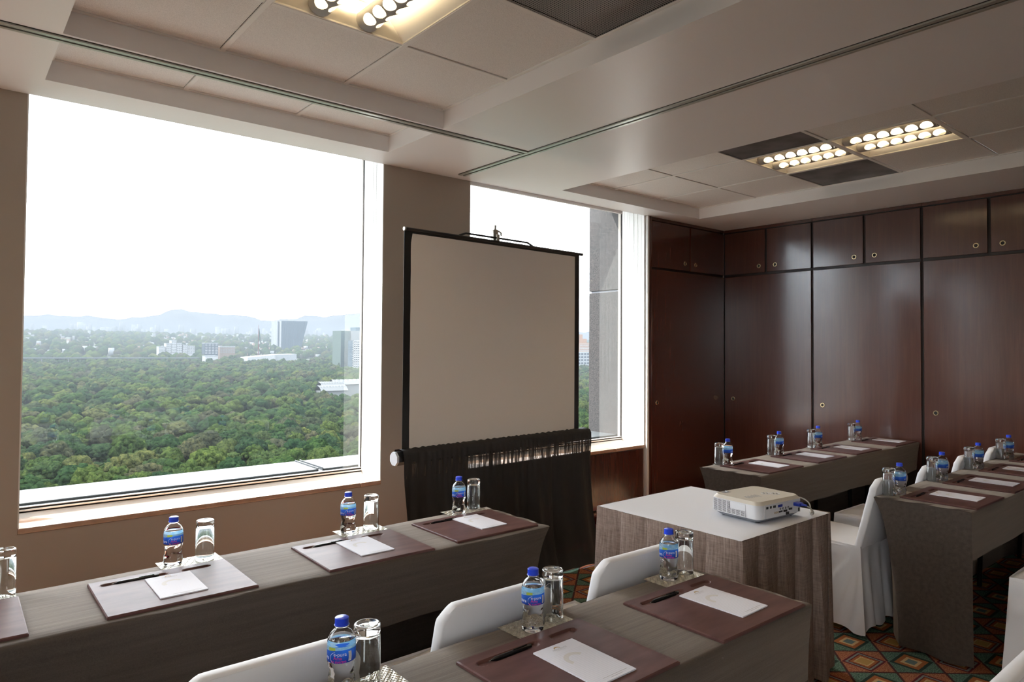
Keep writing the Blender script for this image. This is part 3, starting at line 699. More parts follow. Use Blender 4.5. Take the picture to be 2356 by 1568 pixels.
# ------------------------------------------------------------------ covered chairs
def chair_meshes():
    rnd = random.Random(5); out = {}
    # back: rounded slab, leaning away from the table it serves
    yb = lambda z: -.205-(z-.46)*.25
    bm = bmesh.new(); hw = .205; n = 24
    def outline(z0, z1, r):
        p = [(-hw, z0)]; 
        for k in range(9): a = PI-PI/2*k/8; p.append((-hw+r+r*math.cos(a), z1-r+r*math.sin(a)))
        for k in range(9): a = PI/2-PI/2*k/8; p.append((hw-r+r*math.cos(a), z1-r+r*math.sin(a)))
        p.append((hw, z0)); return p
    o = outline(.445, .825, .055); layers = []
    for dy, sc in ((.020, .965), (.016, .99), (.006, 1.0), (-.006, 1.0), (-.016, .99), (-.020, .965)):
        ring_ = []
        for x, z in o:
            zz = .445+(z-.445)*(sc*.5+.5); jig = .0035*math.sin(x*60+z*30)*math.sin(z*47+x*9)
            ring_.append(bm.verts.new((x*sc, yb(zz)+dy+jig*.6, zz+(.003*math.sin(x*75+1) if z > .8 else 0))))
        layers.append(ring_)
    for a, b in zip(layers, layers[1:]):
        for k in range(len(o)-1): bm.faces.new((a[k], a[k+1], b[k+1], b[k]))
    for L, rev in ((layers[0], 1), (layers[-1], 0)):
        m_ = len(L)//2
        for k in range(m_-1 if len(L) % 2 == 0 else m_): 
            q = [L[k], L[k+1], L[len(L)-2-k], L[len(L)-1-k]]
            if len(set(q)) == 4: bm.faces.new(q)
    out['back_cover'] = finish(bm, 'back_cover', 50)
    bm = bmesh.new()
    def sf(u, v):
        x = -.212+.424*u; y = -.215+.44*v
        e = max(abs(2*u-1), abs(2*v-1)); z = .462+.012*(1-abs(2*u-1)**4)*(1-abs(2*v-1)**4)-.012*max(0, e-.9)*10
        return Vector((x, y, z+.002*math.sin(x*31+y*23)))
    agrid(bm, sf, 24, 24); out['seat_cover'] = finish(bm, 'seat_cover', 180)
    bm = bmesh.new(); N, K = 168, 18
    per = []
    w, d0, d1, r = .212, -.222, .225, .03
    def rp(t_):     # rounded rectangle by arc length, start at back-left going round
        pts = [(-w, d0), (-w, d1), (w, d1), (w, d0)]; Ls = [d1-d0, 2*w, d1-d0, 2*w]; s = t_*sum(Ls); k = 0
        while s > Ls[k] and k < 3: s -= Ls[k]; k += 1
        a, b = pts[k], pts[(k+1) % 4]; f = s/Ls[k]; return a[0]+(b[0]-a[0])*f, a[1]+(b[1]-a[1])*f, k, f
    for j in range(K+1):
        v = j/K; row = []
        for i in range(N):
            x, y, k, f = rp(i/N); nx_, ny_ = [(-1, 0), (0, 1), (1, 0), (0, -1)][k]
            edge = min(f, 1-f)
            fl = .028+.02*(k in (0, 2))
            # folds fan out from the rear corners along the sides
            c = f if k == 0 else (1-f if k == 2 else edge)
            amp = (.024*math.exp(-c*3.0) if k in (0, 2) else .010)*(v**.7)
            fr = 26*(c**.62) if k in (0, 2) else f*17
            off = fl*v**1.2+amp*math.sin(fr*1.25+k)*(.25+.75*min(1, edge*12))+.004*math.sin(i*.9+v*3)*v
            if k in (0, 2):
                dz = v*.437; dy_ = y-d0; dist = math.hypot(dz, dy_); phi = math.atan2(dy_, dz+1e-6)
                off = fl*v**1.2+(.040*(1-abs(math.sin(phi*5.2+.4*k)))**2.2-.012)*min(1, dist/.16)*min(1, edge*14)*(1-.35*phi)+.004*math.sin(phi*31)*min(1, dist/.2)*min(1, edge*14)
            dx = nx_*off; dy = ny_*off
            if edge < .06:
                q = 1-edge/.06; cx = (1 if x > 0 else -1)*off*.5*q; cy = (1 if y > 0 else -1)*off*.5*q
                if nx_ == 0: dx = cx
                if ny_ == 0: dy = cy
            if k in (0, 2): dy -= .02*v*math.exp(-c*4)     # rear folds trail backwards
            z = .462-v*(.437+.010*math.sin(i*2*PI/N*9+1)*1)
            row.append(bm.verts.new((x+dx, y+dy, z)))
        per.append(row)
    for j in range(K):
        for i in range(N): bm.faces.new((per[j][i], per[j][(i+1) % N], per[j+1][(i+1) % N], per[j+1][i]))
    out['skirt'] = finish(bm, 'skirt', 75)
    for k in out.values(): k.materials.append(M['chaircloth'])
    return out
CM = chair_meshes()
def chair(x, y, rz, label):
    t = thing('covered_chair', label, 'chair', (x, y, 0), rz, 'chairs in white cloth covers')
    for k in ('skirt', 'seat_cover', 'back_cover'): new_obj(k, CM[k], None, t)
    for sx in (-.17, .17):
        for sy in (-.17, .17): tube('leg', [(sx, sy, .45), (sx, sy, 0)], .011, 'leg', t, 8)
    return t
chair(.585, 1.83, 0, 'white covered chair behind the leftmost bottle of the nearest table')
chair(1.228, 1.83, 0, 'white covered chair behind the middle bottle of the nearest table')
chair(1.83, 1.83, 0, 'white covered chair in front of the pleated projector table')
chair(3.985, 1.865, 0, 'white covered chair seen side-on between projector table and dark table end')
chair(4.635, 1.865, 0, 'white covered chair behind the second bottle of the right table')
chair(5.235, 1.865, 0, 'white covered chair behind the third bottle of the right table')
chair(5.855, 1.865, 0, 'white covered chair behind the fourth bottle of the right table')
chair(4.035, .765, 0, 'white covered chair with a draped skirt cut off by the right edge')
chair(1.83, .752, 0, 'white chair back just showing in the bottom right corner')

# ------------------------------------------------------------------ projector table, projector, cable
PX0, PX1, PY0, PY1 = 2.475, 3.235, 1.548, 2.335
def projector_table():
    t = thing('projector_table', 'small square table with white top and brown pleated skirt under the projector', 'table', ((PX0+PX1)/2, (PY0+PY1)/2, 0))
    hx, hy = (PX1-PX0)/2, (PY1-PY0)/2
    box('tabletop', (-hx+.01, hx-.01, -hy+.01, hy-.01, .705, .737), 'ply', t)
    for sx in (-1, 1):
        for sy in (-1, 1): tube('leg', [(sx*(hx-.08), sy*(hy-.08), .705), (sx*(hx-.08), sy*(hy-.08), 0)], .014, 'leg', t)
    bm = bmesh.new()
    def top(u, v):
        x, y = -hx+2*hx*u, -hy+2*hy*v; e = max(abs(2*u-1), abs(2*v-1))
        return Vector((x, y, .745-(.004 if e > .999 else 0)+.0012*math.sin(x*9+y*4)*(1-e)))
    agrid(bm, top, 40, 40)
    N = 40  # short overhang of the white cloth
    new_obj('white_cloth', finish(bm, 'white_cloth', 180), 'linen', t)
    # box pleated skirt
    bm = bmesh.new(); per = []; rnd = random.Random(3)
    sides = [((-hx, -hy), (1, 0), 2*hx, (0, -1)), ((hx, -hy), (0, 1), 2*hy, (1, 0)), ((hx, hy), (-1, 0), 2*hx, (0, 1)), ((-hx, hy), (0, -1), 2*hy, (-1, 0))]
    cols = []
    for (sx, sy), (dx, dy), L, (nx_, ny_) in sides:
        npl = 5; pl = L/npl; s = 0
        for k in range(npl):
            w = pl*rnd.uniform(.96, 1.04)
            for f, dep in ((0, .9), (.012, -.1), (.05, -.28), (.3, -.1), (.6, .22), (.86, .6), (.97, 1.0)):
                cols.append((sx+dx*(k*pl+f*pl), sy+dy*(k*pl+f*pl), nx_, ny_, dep, k*pl+f*pl, L, rnd.uniform(-1, 1)))
    zs = [.742, .736, .715, .700, .698, .694, .62, .5, .36, .22, .1, .012]
    rows = []
    for z in zs:
        v = max(0, (.742-z)/.73); row = []
        for (x, y, nx_, ny_, dep, s, L, rj) in cols:
            o = .006+.03*v-dep*(.012+.048*v)+.006*v*math.sin(s*23+rj)
            if .693 < z < .7005: o -= .0018
            row.append(bm.verts.new((x+nx_*o, y+ny_*o, z)))
        rows.append(row)
    n = len(cols)
    for j in range(len(zs)-1):
        for i in range(n): bm.faces.new((rows[j][i], rows[j][(i+1) % n], rows[j+1][(i+1) % n], rows[j+1][i]))
    new_obj('pleated_skirt', finish(bm, 'pleated_skirt', 50), 'skirt', t)
projector_table()
def projector():
    t = thing('projector', 'white video projector with vent slats and a port panel on the skirted table', 'projector', (2.912, 1.737, .7465), R(-5))
    hx, hy = .166, .130
    def slab(z0, z1, inset0, inset1, r, nseg=8):
        bm = bmesh.new(); rings = []
        lv = [(z0, inset0)]+[(z0+(z1-z0)*f, inset0+(inset1-inset0)*f) for f in (.5,)]+[(z1, inset1)]
        for z, q in lv:
            a, b = hx-q, hy-q; p = []
            for cx, cy, a0 in ((a-r, b-r, 0), (-a+r, b-r, 90), (-a+r, -b+r, 180), (a-r, -b+r, 270)):
                for k in range(nseg+1): an = R(a0+90*k/nseg); p.append((cx+r*math.cos(an), cy+r*math.sin(an)))
            rings.append([bm.verts.new((x, y+(.012*(1-(x/hx)**2) if y > 0 else 0), z)) for x, y in p])
        for A, B in zip(rings, rings[1:]):
            for k in range(len(A)): bm.faces.new((A[k], A[(k+1) % len(A)], B[(k+1) % len(A)], B[k]))
        bm.faces.new(rings[0][::-1]); bm.faces.new(rings[-1]); return finish(bm, 'slab', 35)
    new_obj('base', slab(.006, .020, .022, .006, .03), 'projgrey', t)
    new_obj('shell', slab(.020, .082, .003, .0, .032), 'projector', t)
    top = new_obj('top_cover', slab(.0822, .096, .0, .012, .034), 'projtop', t)
    for sx in (-1, 1):
        for sy in (-1, 1): lathe('foot', [(0, 0), (.010, 0), (.010, .0065), (0, .0065)], 'dark', t, 16, 40, None, (sx*.12, sy*.09, 0))
    # vent slats on the left side: dark recess with slats in front
    vg = box('vent_recess', (-hx-.0006, -hx+.004, -.060, .112, .024, .046), 'dark', t); 
    box('vent_recess', (-hx-.0006, -hx+.004, .024, .112, .046, .078), 'dark', t)
    sl = []
    for k in range(13):
        z = .024+k*.0043; y0 = -.060 if z < .046 else .024
        if z < .078: sl.append((-hx-.0028, -hx-.0004, y0, .112, z, z+.0019))
    for k in range(8):
        y = -.060+k*.0246; sl.append((-hx-.003, -hx-.0003, y-.0016, y+.0016, .024, .046 if y < .023 else .0785))
    boxes('vent_grille', sl, 'projector', t)
    box('lamp_hatch', (-hx-.0012, -hx+.004, -.062, .0205, .049, .078), 'projector', t, .0008, 1)
    # port panel on the near side
    pp = box('port_panel', (-.128, .142, -hy-.0010, -hy+.004, .022, .079), 'projector', t, .0006, 1)
    Y = -hy-.0011
    def port(x0, x1, z0, z1, m='dark'): box('port', (x0, x1, Y-.0010, Y+.0005, z0, z1), m, pp)
    def jack(x, z, r, m='dark'):
        bm = bmesh.new(); alathe(bm, [(r*.55, .0012), (r, .0012), (r, 0)], 14); o = new_obj('jack', finish(bm, 'jack'), m, pp, (x, Y-.0002, z), (PI/2, 0, 0))
    for a, b in ((-.115, -.100), (-.088, -.076), (-.064, -.046)): port(a, b, .064, .074)
    port(-.028, .004, .062, .073, 'vga'); port(-.022, .004+.0, .040-.002, .047-.002); port(.052, .078, .040, .049); port(.012, .040, .036, .045)
    for k in range(4): jack(-.012+k*.020, .0535, .0048)
    for k in range(3): jack(-.052+k*.0115, .041, .0045, 'brass')
    port(.030, .054, .0222, .034); port(.124, .136, .026, .042); port(.138, .1415, .058, .070, 'vga')
    # speaker hole field, focus lever, buttons, lens
    for k in range(2):
        bm = bmesh.new(); alathe(bm, [(.017, .0), (.018, .0012), (.0205, .0012), (.0215, 0)], 28)
        new_obj('button_ring', finish(bm, 'ring', 40), 'projector', top, (.040+k*.034, -.018+k*-.028, .096))
        for a in range(4): 
            an = PI/2*a; box('button', (.040+k*.034+.010*math.cos(an)-.0035, .040+k*.034+.010*math.cos(an)+.0035, -.018-k*.028+.010*math.sin(an)-.002, -.018-k*.028+.010*math.sin(an)+.002, .096, .0973), 'projgrey', top, .0005, 1)
    box('lever_recess', (-.110, -.070, .092, .118, .0950, .0964), 'projgrey', top); box('lever', (-.088, -.080, .098, .112, .0964, .101), 'projector', top, .001, 1)
    boxes('top_slots', [(-.108+.011*k, -.104+.011*k, -.040-.001*k, -.012+(.008 if k % 2 else 0), .0958, .0963) for k in range(8)], 'projgrey', top)
    lathe('lens', [(.036, -.004), (.036, .014), (.030, .015), (.027, .006), (0, .009)], 'lens', t, 28, 40, None, (-.07, hy+.004, .052)).rotation_euler = (-PI/2, 0, 0)
projector()
def video_cable():
    t = thing('video_cable', 'grey video cable with blue plug hanging off the projector port panel', 'cable', (2.985, 1.575, .7465))
    c = Vector((2.985, 1.575, .7465))
    pl = box('plug', (-.017, .017, -.030, .002, -.008, .008), 'vga', t, .003, 2, (.005, .015, .066))
    lathe('strain_relief', [(0, 0), (.007, 0), (.0065, .006), (.0055, .010), (.0055, .014), (.0045, .018), (.0042, .026), (0, .026)], 'vga', t, 14, 40, None, (.005, -.014, .066)).rotation_euler = (PI/2, .25, 0)
    P = [Vector(p) for p in ((2.990, 1.560, .8125), (2.997, 1.530, .806), (3.020, 1.522, .785), (3.055, 1.540, .765), (3.085, 1.562, .7575), (3.112, 1.578, .757), (3.150, 1.600, .757), (3.190, 1.625, .775), (3.200, 1.655, .792), (3.180, 1.685, .800), (3.140, 1.705, .790), (3.105, 1.72, .765), (3.09, 1.76, .753))]
    def cr(a, b, c_, d, u): return .5*((2*b)+(-a+c_)*u+(2*a-5*b+4*c_-d)*u*u+(-a+3*b-3*c_+d)*u**3)
    pts = []
    for k in range(len(P)-1):
        q = [P[max(0, k-1)], P[k], P[k+1], P[min(len(P)-1, k+2)]]
        pts += [cr(*q, u/6) for u in range(6)]
    pts.append(P[-1])
    tube('cord', [p-c for p in pts], .0032, 'cable', t, 8)
    d = (P[5]-P[4]).normalized(); tube('ferrite', [P[4]+(P[5]-P[4])*.05-c, P[5]+(P[6]-P[5])*.1-c], [.0075, .0075], 'cable', t, 14)
video_cable()

# ------------------------------------------------------------------ projection screen with its black drape
def screen():
    t = thing('projection_screen', 'tripod projection screen with black borders standing before the pillar', 'projection screen', (2.0, 3.40, 0), R(3.7))
    w = 1.535   # local x along the screen, y towards the window
    box('screen_fabric', (.045, w-.075, -.001, .001, .93, 2.176), 'screen', t)
    box('screen_backing', (.0, w-.028, .0015, .003, .93, 2.178), 'blackmetal', t)
    for a, b in ((.0, .045), (w-.075, w-.028)):
        bm = bmesh.new()
        def fn(u, v, a=a, b=b):
            z = .93+1.246*v; k = max(0, (v-.955)/.045)
            return Vector((a+(b-a)*u+(.012*k if a == 0 else -.0*k)+.0006*math.sin(v*40), -.0015, z))
        agrid(bm, fn, 2, 40); new_obj('black_border', finish(bm, 'border'), 'blackmetal', t)
    box('top_border', (.02, w-.03, -.0017, -.0008, 2.166, 2.18), 'blackmetal', t)
    tube('top_bar', [(.0, 0, 2.188), (w, 0, 2.188)], .0105, 'blackmetal', t, 14)
    tube('carry_handle', [(.40, .0, 2.196), (.45, -.002, 2.214), (.98, -.002, 2.214), (1.03, .0, 2.196)], .0065, 'blackmetal', t, 10)
    for x in (0, w): lathe('bar_end_cap', [(0, -.004), (.011, -.004), (.011, .006), (0, .006)], 'steel', t, 14, 40, None, (x, 0, 2.188)).rotation_euler = (0, PI/2, 0)
    c = box('hook_bracket', (.685, .728, .006, .032, 2.175, 2.268), 'steel', t, .004, 2); box('hook_jaw', (.700, .724, -.012, .006, 2.196, 2.238), 'steel', t, .003, 1)
    tube('hook_post', [(.708, .018, 2.262), (.710, .018, 2.298)], .0075, 'steel', c, 12)
    tube('hook_lever', [(.712, .010, 2.268), (.742, .0, 2.252), (.745, .0, 2.232)], .006, 'steel', c, 8)
    tube('wire_loop', [(.742, .0, 2.252), (.775, .0, 2.244), (.800, .0, 2.238), (.806, .0, 2.222), (.798, .0, 2.205), (.788, .0, 2.200)], .0018, 'steel', c, 6)
    tube('pole', [(.71, .045, .25), (.71, .040, 2.20)], .013, 'blackmetal', t, 12)
    for a in (90, 210, 330): tube('tripod_leg', [(.71, .05, .55), (.71+.36*math.cos(R(a)), .05+.20*math.sin(R(a)), .012)], .010, 'blackmetal', t, 8)
    bm = bmesh.new(); P8 = [(.041*math.cos(PI/8+PI/4*k), .041*math.sin(PI/8+PI/4*k)) for k in range(8)]
    A = [bm.verts.new((-.045, y, .885+z)) for y, z in P8]; B = [bm.verts.new((w+.02, y, .885+z)) for y, z in P8]
    for k in range(8): bm.faces.new((A[k], A[(k+1) % 8], B[(k+1) % 8], B[k]))
    bm.faces.new(A); bm.faces.new(B); new_obj('roller_housing', finish(bm, 'housing', 30), 'blackmetal', t)
    for x, s in ((-.045, -1), (w+.02, 1)):
        bm = bmesh.new(); A = [bm.verts.new((0, y*1.0, z*1.0)) for y, z in P8]; B = [bm.verts.new((s*.012, y*.96, z*.96)) for y, z in P8]
        for k in range(8): bm.faces.new((A[k], A[(k+1) % 8], B[(k+1) % 8], B[k]))
        bm.faces.new(B); new_obj('end_cap', finish(bm, 'cap', 20), 'silver', t, (x, 0, .885))
screen()
def drape():
    bm = bmesh.new(); rnd = random.Random(11); w0, w1 = -.022, 1.585
    ph = [rnd.uniform(0, 6.28) for _ in range(12)]
    prof = [(.050, .86), (.052, .90), (.040, .928), (.0, .936), (-.040, .930), (-.053, .905), (-.054, .87), (-.054, .835), (-.052, .80), (-.05, .74), (-.055, .66), (-.06, .56), (-.068, .45), (-.075, .34), (-.085, .22), (-.098, .12), (-.118, .045), (-.14, .006)]
    nu = 420; rows = []
    for (y, z) in prof:
        row = []; v = max(0, (.83-z)/.83)
        for i in range(nu+1):
            u = i/nu; x = w0+(w1-w0)*u
            fine = math.sin(u*235+3*math.sin(u*17+ph[0]))*.5+.5*math.sin(u*163+ph[1])
            mid = math.sin(u*74+2.2*math.sin(u*11+ph[2])); big = math.sin(u*33+1.5*math.sin(u*7+ph[3]))
            o = .0035*fine*(1 if z > .80 else max(.15, 1-v*2.2))+(.010*mid*min(1, v*3)+.018*big*min(1, v*1.6))
            zz = z+(.0035*fine if .925 < z else 0)
            fl = (u-.5)*2; x += (.065*v**2.2 if fl > 0 else -.0*v)*max(0, fl)**3+.015*v*math.sin(u*33+ph[4])
            if u < .06: x += .05*v*(1-u/.06)
            if z < .03: zz = .006+.010*abs(math.sin(u*40+ph[5]))
            row.append(bm.verts.new((x, y+o-(.03*v**3*max(0, math.sin(u*19+ph[6]))), zz)))
        rows.append(row)
    for a, b in zip(rows, rows[1:]):
        for i in range(nu): bm.faces.new((a[i], a[i+1], b[i+1], b[i]))
    o = new_obj('black_drape', finish(bm, 'drape', 180), 'blackcloth', None, (2.0, 3.40, 0), (0, 0, R(3.7)))
    tag(o, 'gathered black cloth drape hanging below the projection screen to the carpet', 'drape')
drape()

# ------------------------------------------------------------------ blind chains
def chain(pts, label):
    bm = bmesh.new(); pts = [Vector(p) for p in pts]
    atube(bm, pts, .0011, 6)
    for a, b in zip(pts, pts[1:]):
        n = max(1, int((b-a).length/.012))
        if n > 400: n = 400
        for k in range(n): bmesh.ops.create_icosphere(bm, subdivisions=0 if False else 1, radius=.0024, matrix=Matrix.Translation(a+(b-a)*(k/n)))
    o = new_obj('blind_chain', finish(bm, 'chain', 180), 'bead'); tag(o, label, 'blind chain', 'roller blind chains'); return o
def loop(x, y0, y1, zb):
    ym = (y0+y1)/2; r = abs(y1-y0)/2
    return [(x, y0, 2.93), (x, y0, zb+r)]+[(x, ym+(y0-ym)*math.cos(PI*k/8), zb+r-r*math.sin(PI*k/8)) for k in range(1, 8)]+[(x, y1, zb+r), (x, y1, 2.93)]
chain(loop(2.244, 4.192, 4.236, 1.49), 'white beaded blind chain on the right jamb of the big window')
chain([(.302, 4.30, 2.93), (.302, 4.30, 1.62), (.308, 4.30, 1.42), (.300, 4.30, 1.30)], 'beaded blind chain hanging at the left edge of the big window')
for (y, z), l in zip(((4.305, 1.266), (4.235, 1.205), (4.19, 1.14), (4.137, 1.09)), ('shortest', 'second shortest', 'second longest', 'longest')):
    chain(loop(4.960, y, y+.042, z), '%s white blind chain loop on the right jamb of the smaller window' % l)
#PART3
# ------------------------------------------------------------------ outside: facade, park, city, mountains
lg = struct(bpy.data.objects.new('trim_6', None)); COL.objects.link(lg)
for a, b in ((-2.6, -.1), (-.1, 1.955), (1.999, 4.972)): box('ledge_plate', (a, b, GY+.052, 4.83, .60, .682), 'ledge', lg, .004, 1)
box('ledge_seam', (1.957, 1.963, GY+.052, 4.832, .60, .69), 'ledge', lg); box('ledge_seam', (1.991, 1.997, GY+.052, 4.832, .60, .69), 'ledge', lg); box('ledge_seam', (1.963, 1.991, GY+.052, 4.828, .60, .668), 'projgrey', lg)
struct(box('trim_8', (-2.6, 4.97, GY+.02, GY+.0515, .55, .668), 'ledge'))
pier = bpy.data.objects.new('trim_7', None); COL.objects.link(pier); struct(pier)
for z0, z1 in ((-.4, .60), (.606, 2.058), (2.076, 3.10)): box('granite_slab', (4.978, 5.70, GY+.024, 4.826, z0, z1), 'granite', pier, .003, 1)
box('joint_back', (4.995, 5.68, GY+.026, 4.81, -.4, 3.1), 'projgrey', pier)
ZG = [(200, -66), (289, -62), (700, -51), (1200, -40), (1700, -14), (2300, 14), (3000, 34), (3600, 40), (5000, 20), (9000, 0)]
def zg(Y, s=.3):
    for (a, p), (b, q) in zip(ZG, ZG[1:]):
        if Y <= b:
            z = p+(q-p)*max(0, (Y-a))/(b-a); break
    else: z = ZG[-1][1]
    return z+(10*max(0, (.28-s))*max(0, min(1, (Y-1300)/1500))*3 if s < .28 else 0)
E_ = lambda c: tuple(x*XF for x in c)
XF = .16        # outdoors is far brighter than the room: dark surfaces keep it inside the exposure
def leafmat():
    m = mat('tree_foliage', (.01, .02, .006), .9, 0, 0.0); t = NT(m)
    oi = t.n('ObjectInfo'); at = t.n('Attribute', attribute_name='shade'); rnd = t.math('ADD', oi.outputs['Random'], at.outputs['Fac'])
    rnd = t.math('FRACT', rnd)
    base = t.ramp(rnd, [(0, E_((.07, .15, .075))), (.25, E_((.115, .21, .07))), (.48, E_((.20, .28, .085))), (.66, E_((.085, .16, .085))), (.80, E_((.27, .32, .10))), (.92, E_((.19, .19, .125))), (1, E_((.10, .17, .08)))])
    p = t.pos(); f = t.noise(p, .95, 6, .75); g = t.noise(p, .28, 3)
    k = t.ramp(t.math('ADD', t.math('MULTIPLY', f, .75), t.math('MULTIPLY', g, .25)), [(.38, (.22, .28, .34)), (.5, (.9, .95, .95)), (.62, (1.9, 1.75, 1.4))])  # darkens hollows between leaf clumps and brightens their tops: shade put into colour
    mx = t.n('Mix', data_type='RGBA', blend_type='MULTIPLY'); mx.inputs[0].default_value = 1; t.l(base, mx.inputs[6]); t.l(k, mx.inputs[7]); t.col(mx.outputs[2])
    t.bump(f, 1.0, 1.6); return m
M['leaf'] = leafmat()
def xmat(n, c, r=.7, sp=.1, metal=0): M[n] = mat('outdoor_'+n, E_(c), r, metal, sp); return n
xmat('ground', (.08, .12, .06)); xmat('bwhite', (1.25, 1.3, 1.35)); xmat('bwhite2', (.9, .97, 1.03)); xmat('bglass', (.22, .36, .46), .35, .02); xmat('bglassd', (.14, .24, .33), .35, .02); xmat('bgreen', (.34, .45, .41), .4, .02)
xmat('bdark', (.14, .2, .27)); xmat('bbrick', (.65, .48, .38)); xmat('bconc', (.62, .67, .7)); xmat('flaggreen', (.05, .16, .12)); xmat('flagwhite', (1.4, 1.4, 1.4)); xmat('flagred', (.5, .06, .06)); xmat('road', (.27, .32, .38)); xmat('roofw', (.5, .53, .55)); xmat('mount', (.045, .055, .07)); xmat('borange', (1.05, .62, .4))
def ico(sub):
    bm = bmesh.new(); bmesh.ops.create_icosphere(bm, subdivisions=sub, radius=1)
    v = np.array([x.co[:] for x in bm.verts]); f = np.array([[x.index for x in q.verts] for q in bm.faces]); bm.free(); return v, f
ICO = {k: ico(k) for k in (1, 2, 3)}
def blob(sub, rng, amp=.22, fr=3.0):
    v, f = ICO[sub]; d = np.zeros(len(v))
    for k in range(7):
        w = rng.normal(size=3)*fr*(1+k*.45); d += np.sin(v@w+rng.uniform(0, 6.28))/(1+k*.5)
    v = v*(1+amp*d[:, None]/2.2); v = v.copy(); v[:, 2] = np.where(v[:, 2] < 0, v[:, 2]*.6, v[:, 2]); return v, f
def merge(parts):
    vs, fs, n = [], [], 0
    for v, f in parts: vs.append(v); fs.append(f+n); n += len(v)
    return np.concatenate(vs), np.concatenate(fs)
def npmesh(name, v, f, smooth=True):
    me = bpy.data.meshes.new(name); me.vertices.add(len(v)); me.vertices.foreach_set('co', np.asarray(v, np.float32).ravel())
    nf, k = f.shape; me.loops.add(nf*k); me.loops.foreach_set('vertex_index', f.astype(np.int32).ravel()); me.polygons.add(nf)
    me.polygons.foreach_set('loop_start', np.arange(0, nf*k, k, dtype=np.int32)); me.update(calc_edges=True)
    if smooth: me.polygons.foreach_set('use_smooth', np.ones(nf, bool))
    return me
RNG = np.random.default_rng(4)
def crown(n, sub, R0):
    ps = []
    v, f = blob(sub, RNG); ps.append((v*np.array([.72, .72, .62]), f))
    for k in range(n):
        a = 2*PI*k/n+RNG.uniform(-.4, .4); rr = RNG.uniform(.42, .62); s = RNG.uniform(.36, .52); v, f = blob(sub, RNG, .3)
        ps.append((v*s+np.array([rr*math.cos(a), rr*math.sin(a), RNG.uniform(-.05, .36)]), f))
    for k in range(n//2):
        s = RNG.uniform(.3, .42); v, f = blob(sub, RNG, .3); ps.append((v*s+np.array([RNG.uniform(-.3, .3), RNG.uniform(-.3, .3), RNG.uniform(.38, .58)]), f))
    return merge(ps)
def crown2():
    ps = []; v, f = blob(2, RNG); ps.append((v*np.array([.70, .70, .60]), f))
    for k in range(30):
        a = k*2.39996; q = (k+.5)/30; el = math.asin(1-1.12*q); rr = .66*RNG.uniform(.85, 1.12); s = RNG.uniform(.20, .36); v, f = blob(2, RNG, .42, 4.0)
        ps.append((v*s+np.array([rr*math.cos(el)*math.cos(a), rr*math.cos(el)*math.sin(a), .62*math.sin(el)*RNG.uniform(.85, 1.1)]), f))
    return merge(ps)
TREES = []
for k in range(9):
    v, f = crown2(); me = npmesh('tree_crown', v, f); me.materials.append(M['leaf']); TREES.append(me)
TR = mat('tree_trunk', E_((.12, .09, .06)), .9, 0, 0)
bm = bmesh.new(); atube(bm, [(0, 0, -1.7), (.01, 0, -.9), (0, .02, -.2)], [.06, .045, .03], 8); TRUNK = finish(bm, 'trunk', 180); TRUNK.materials.append(TR)
pos = []
Y = 262.0
while Y < 1300:
    st = 9.0+Y*.0022; x = -.12*Y
    while x < 1.22*Y:
        s = x/Y
        if s < .66 or .82 < s: pos.append((x+RNG.uniform(-.42, .42)*st, Y+RNG.uniform(-.42, .42)*st))
        x += st*(1.0 if s < .66 else 1.25)
    Y += st
clear = [(.437, .545, 560, 640), (.325, .43, 1215, 1300), (.268, .30, 1215, 1300), (.985, 1.05, 380, 430), (.47, .53, 950, 1010)]
pos = [(x, y) for x, y in pos if not any(a < x/y < b and c < y < d for a, b, c, d in clear)]
pos.sort(key=lambda p: p[1]/(1 if .05 < p[0]/p[1] < .535 or 1.0 < p[0]/p[1] < 1.035 else .2))
TL = ['broad green tree crown in the park below the windows']
park = 'park trees near the building'
for n, (x, y) in enumerate(pos[:300]):
    r = RNG.uniform(4.4, 8.6); z = zg(y, x/y)+8.2+RNG.uniform(-3.5, 3.5)+(r-6)*.7
    o = thing('tree', TL[0], 'tree', (x, y, z), RNG.uniform(0, 6.28), park); c = new_obj('crown', TREES[n % 9], None, o); c.scale = (r, r, r*RNG.uniform(.8, 1.15))
    if n < 120: q = new_obj('trunk', TRUNK, None, o); q.scale = (r, r, r*1.1)
VAR2 = [crown(9, 1, 1) for _ in range(8)]; VAR1 = [crown(3, 1, 1) for _ in range(6)]
def forest(name, pts, var, label, rmin, rmax, tall=8.2, m='leaf'):
    vs, fs, sh, n = [], [], [], 0
    for x, y in pts:
        v, f = var[RNG.integers(len(var))]; r = RNG.uniform(rmin, rmax); a = RNG.uniform(0, 6.28); c, s = math.cos(a), math.sin(a)
        q = v*np.array([r, r, r*RNG.uniform(.8, 1.15)]); q = np.stack([q[:, 0]*c-q[:, 1]*s, q[:, 0]*s+q[:, 1]*c, q[:, 2]], 1)+np.array([x, y, zg(y, x/y)+tall+RNG.uniform(-3.5, 3.5)+(r-6)*.6])
        vs.append(q); fs.append(f+n); n += len(v); sh.append(np.full(len(v), RNG.uniform(0, 1)))
    me = npmesh(name, np.concatenate(vs), np.concatenate(fs)); me.materials.append(M[m])
    at = me.attributes.new('shade', 'FLOAT', 'POINT'); at.data.foreach_set('value', np.concatenate(sh).astype(np.float32))
    o = new_obj(name, me); o['kind'] = 'stuff'; tag(o, label, 'forest'); return o
rest = pos[300:]
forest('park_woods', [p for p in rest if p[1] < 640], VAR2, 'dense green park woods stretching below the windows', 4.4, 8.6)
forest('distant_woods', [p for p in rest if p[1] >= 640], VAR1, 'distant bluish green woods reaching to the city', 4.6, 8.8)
far = []
for k in range(5200):
    y = 1300+1900*RNG.uniform(0, 1)**1.1; s = RNG.uniform(-.1, 1.2); far.append((s*y, y))
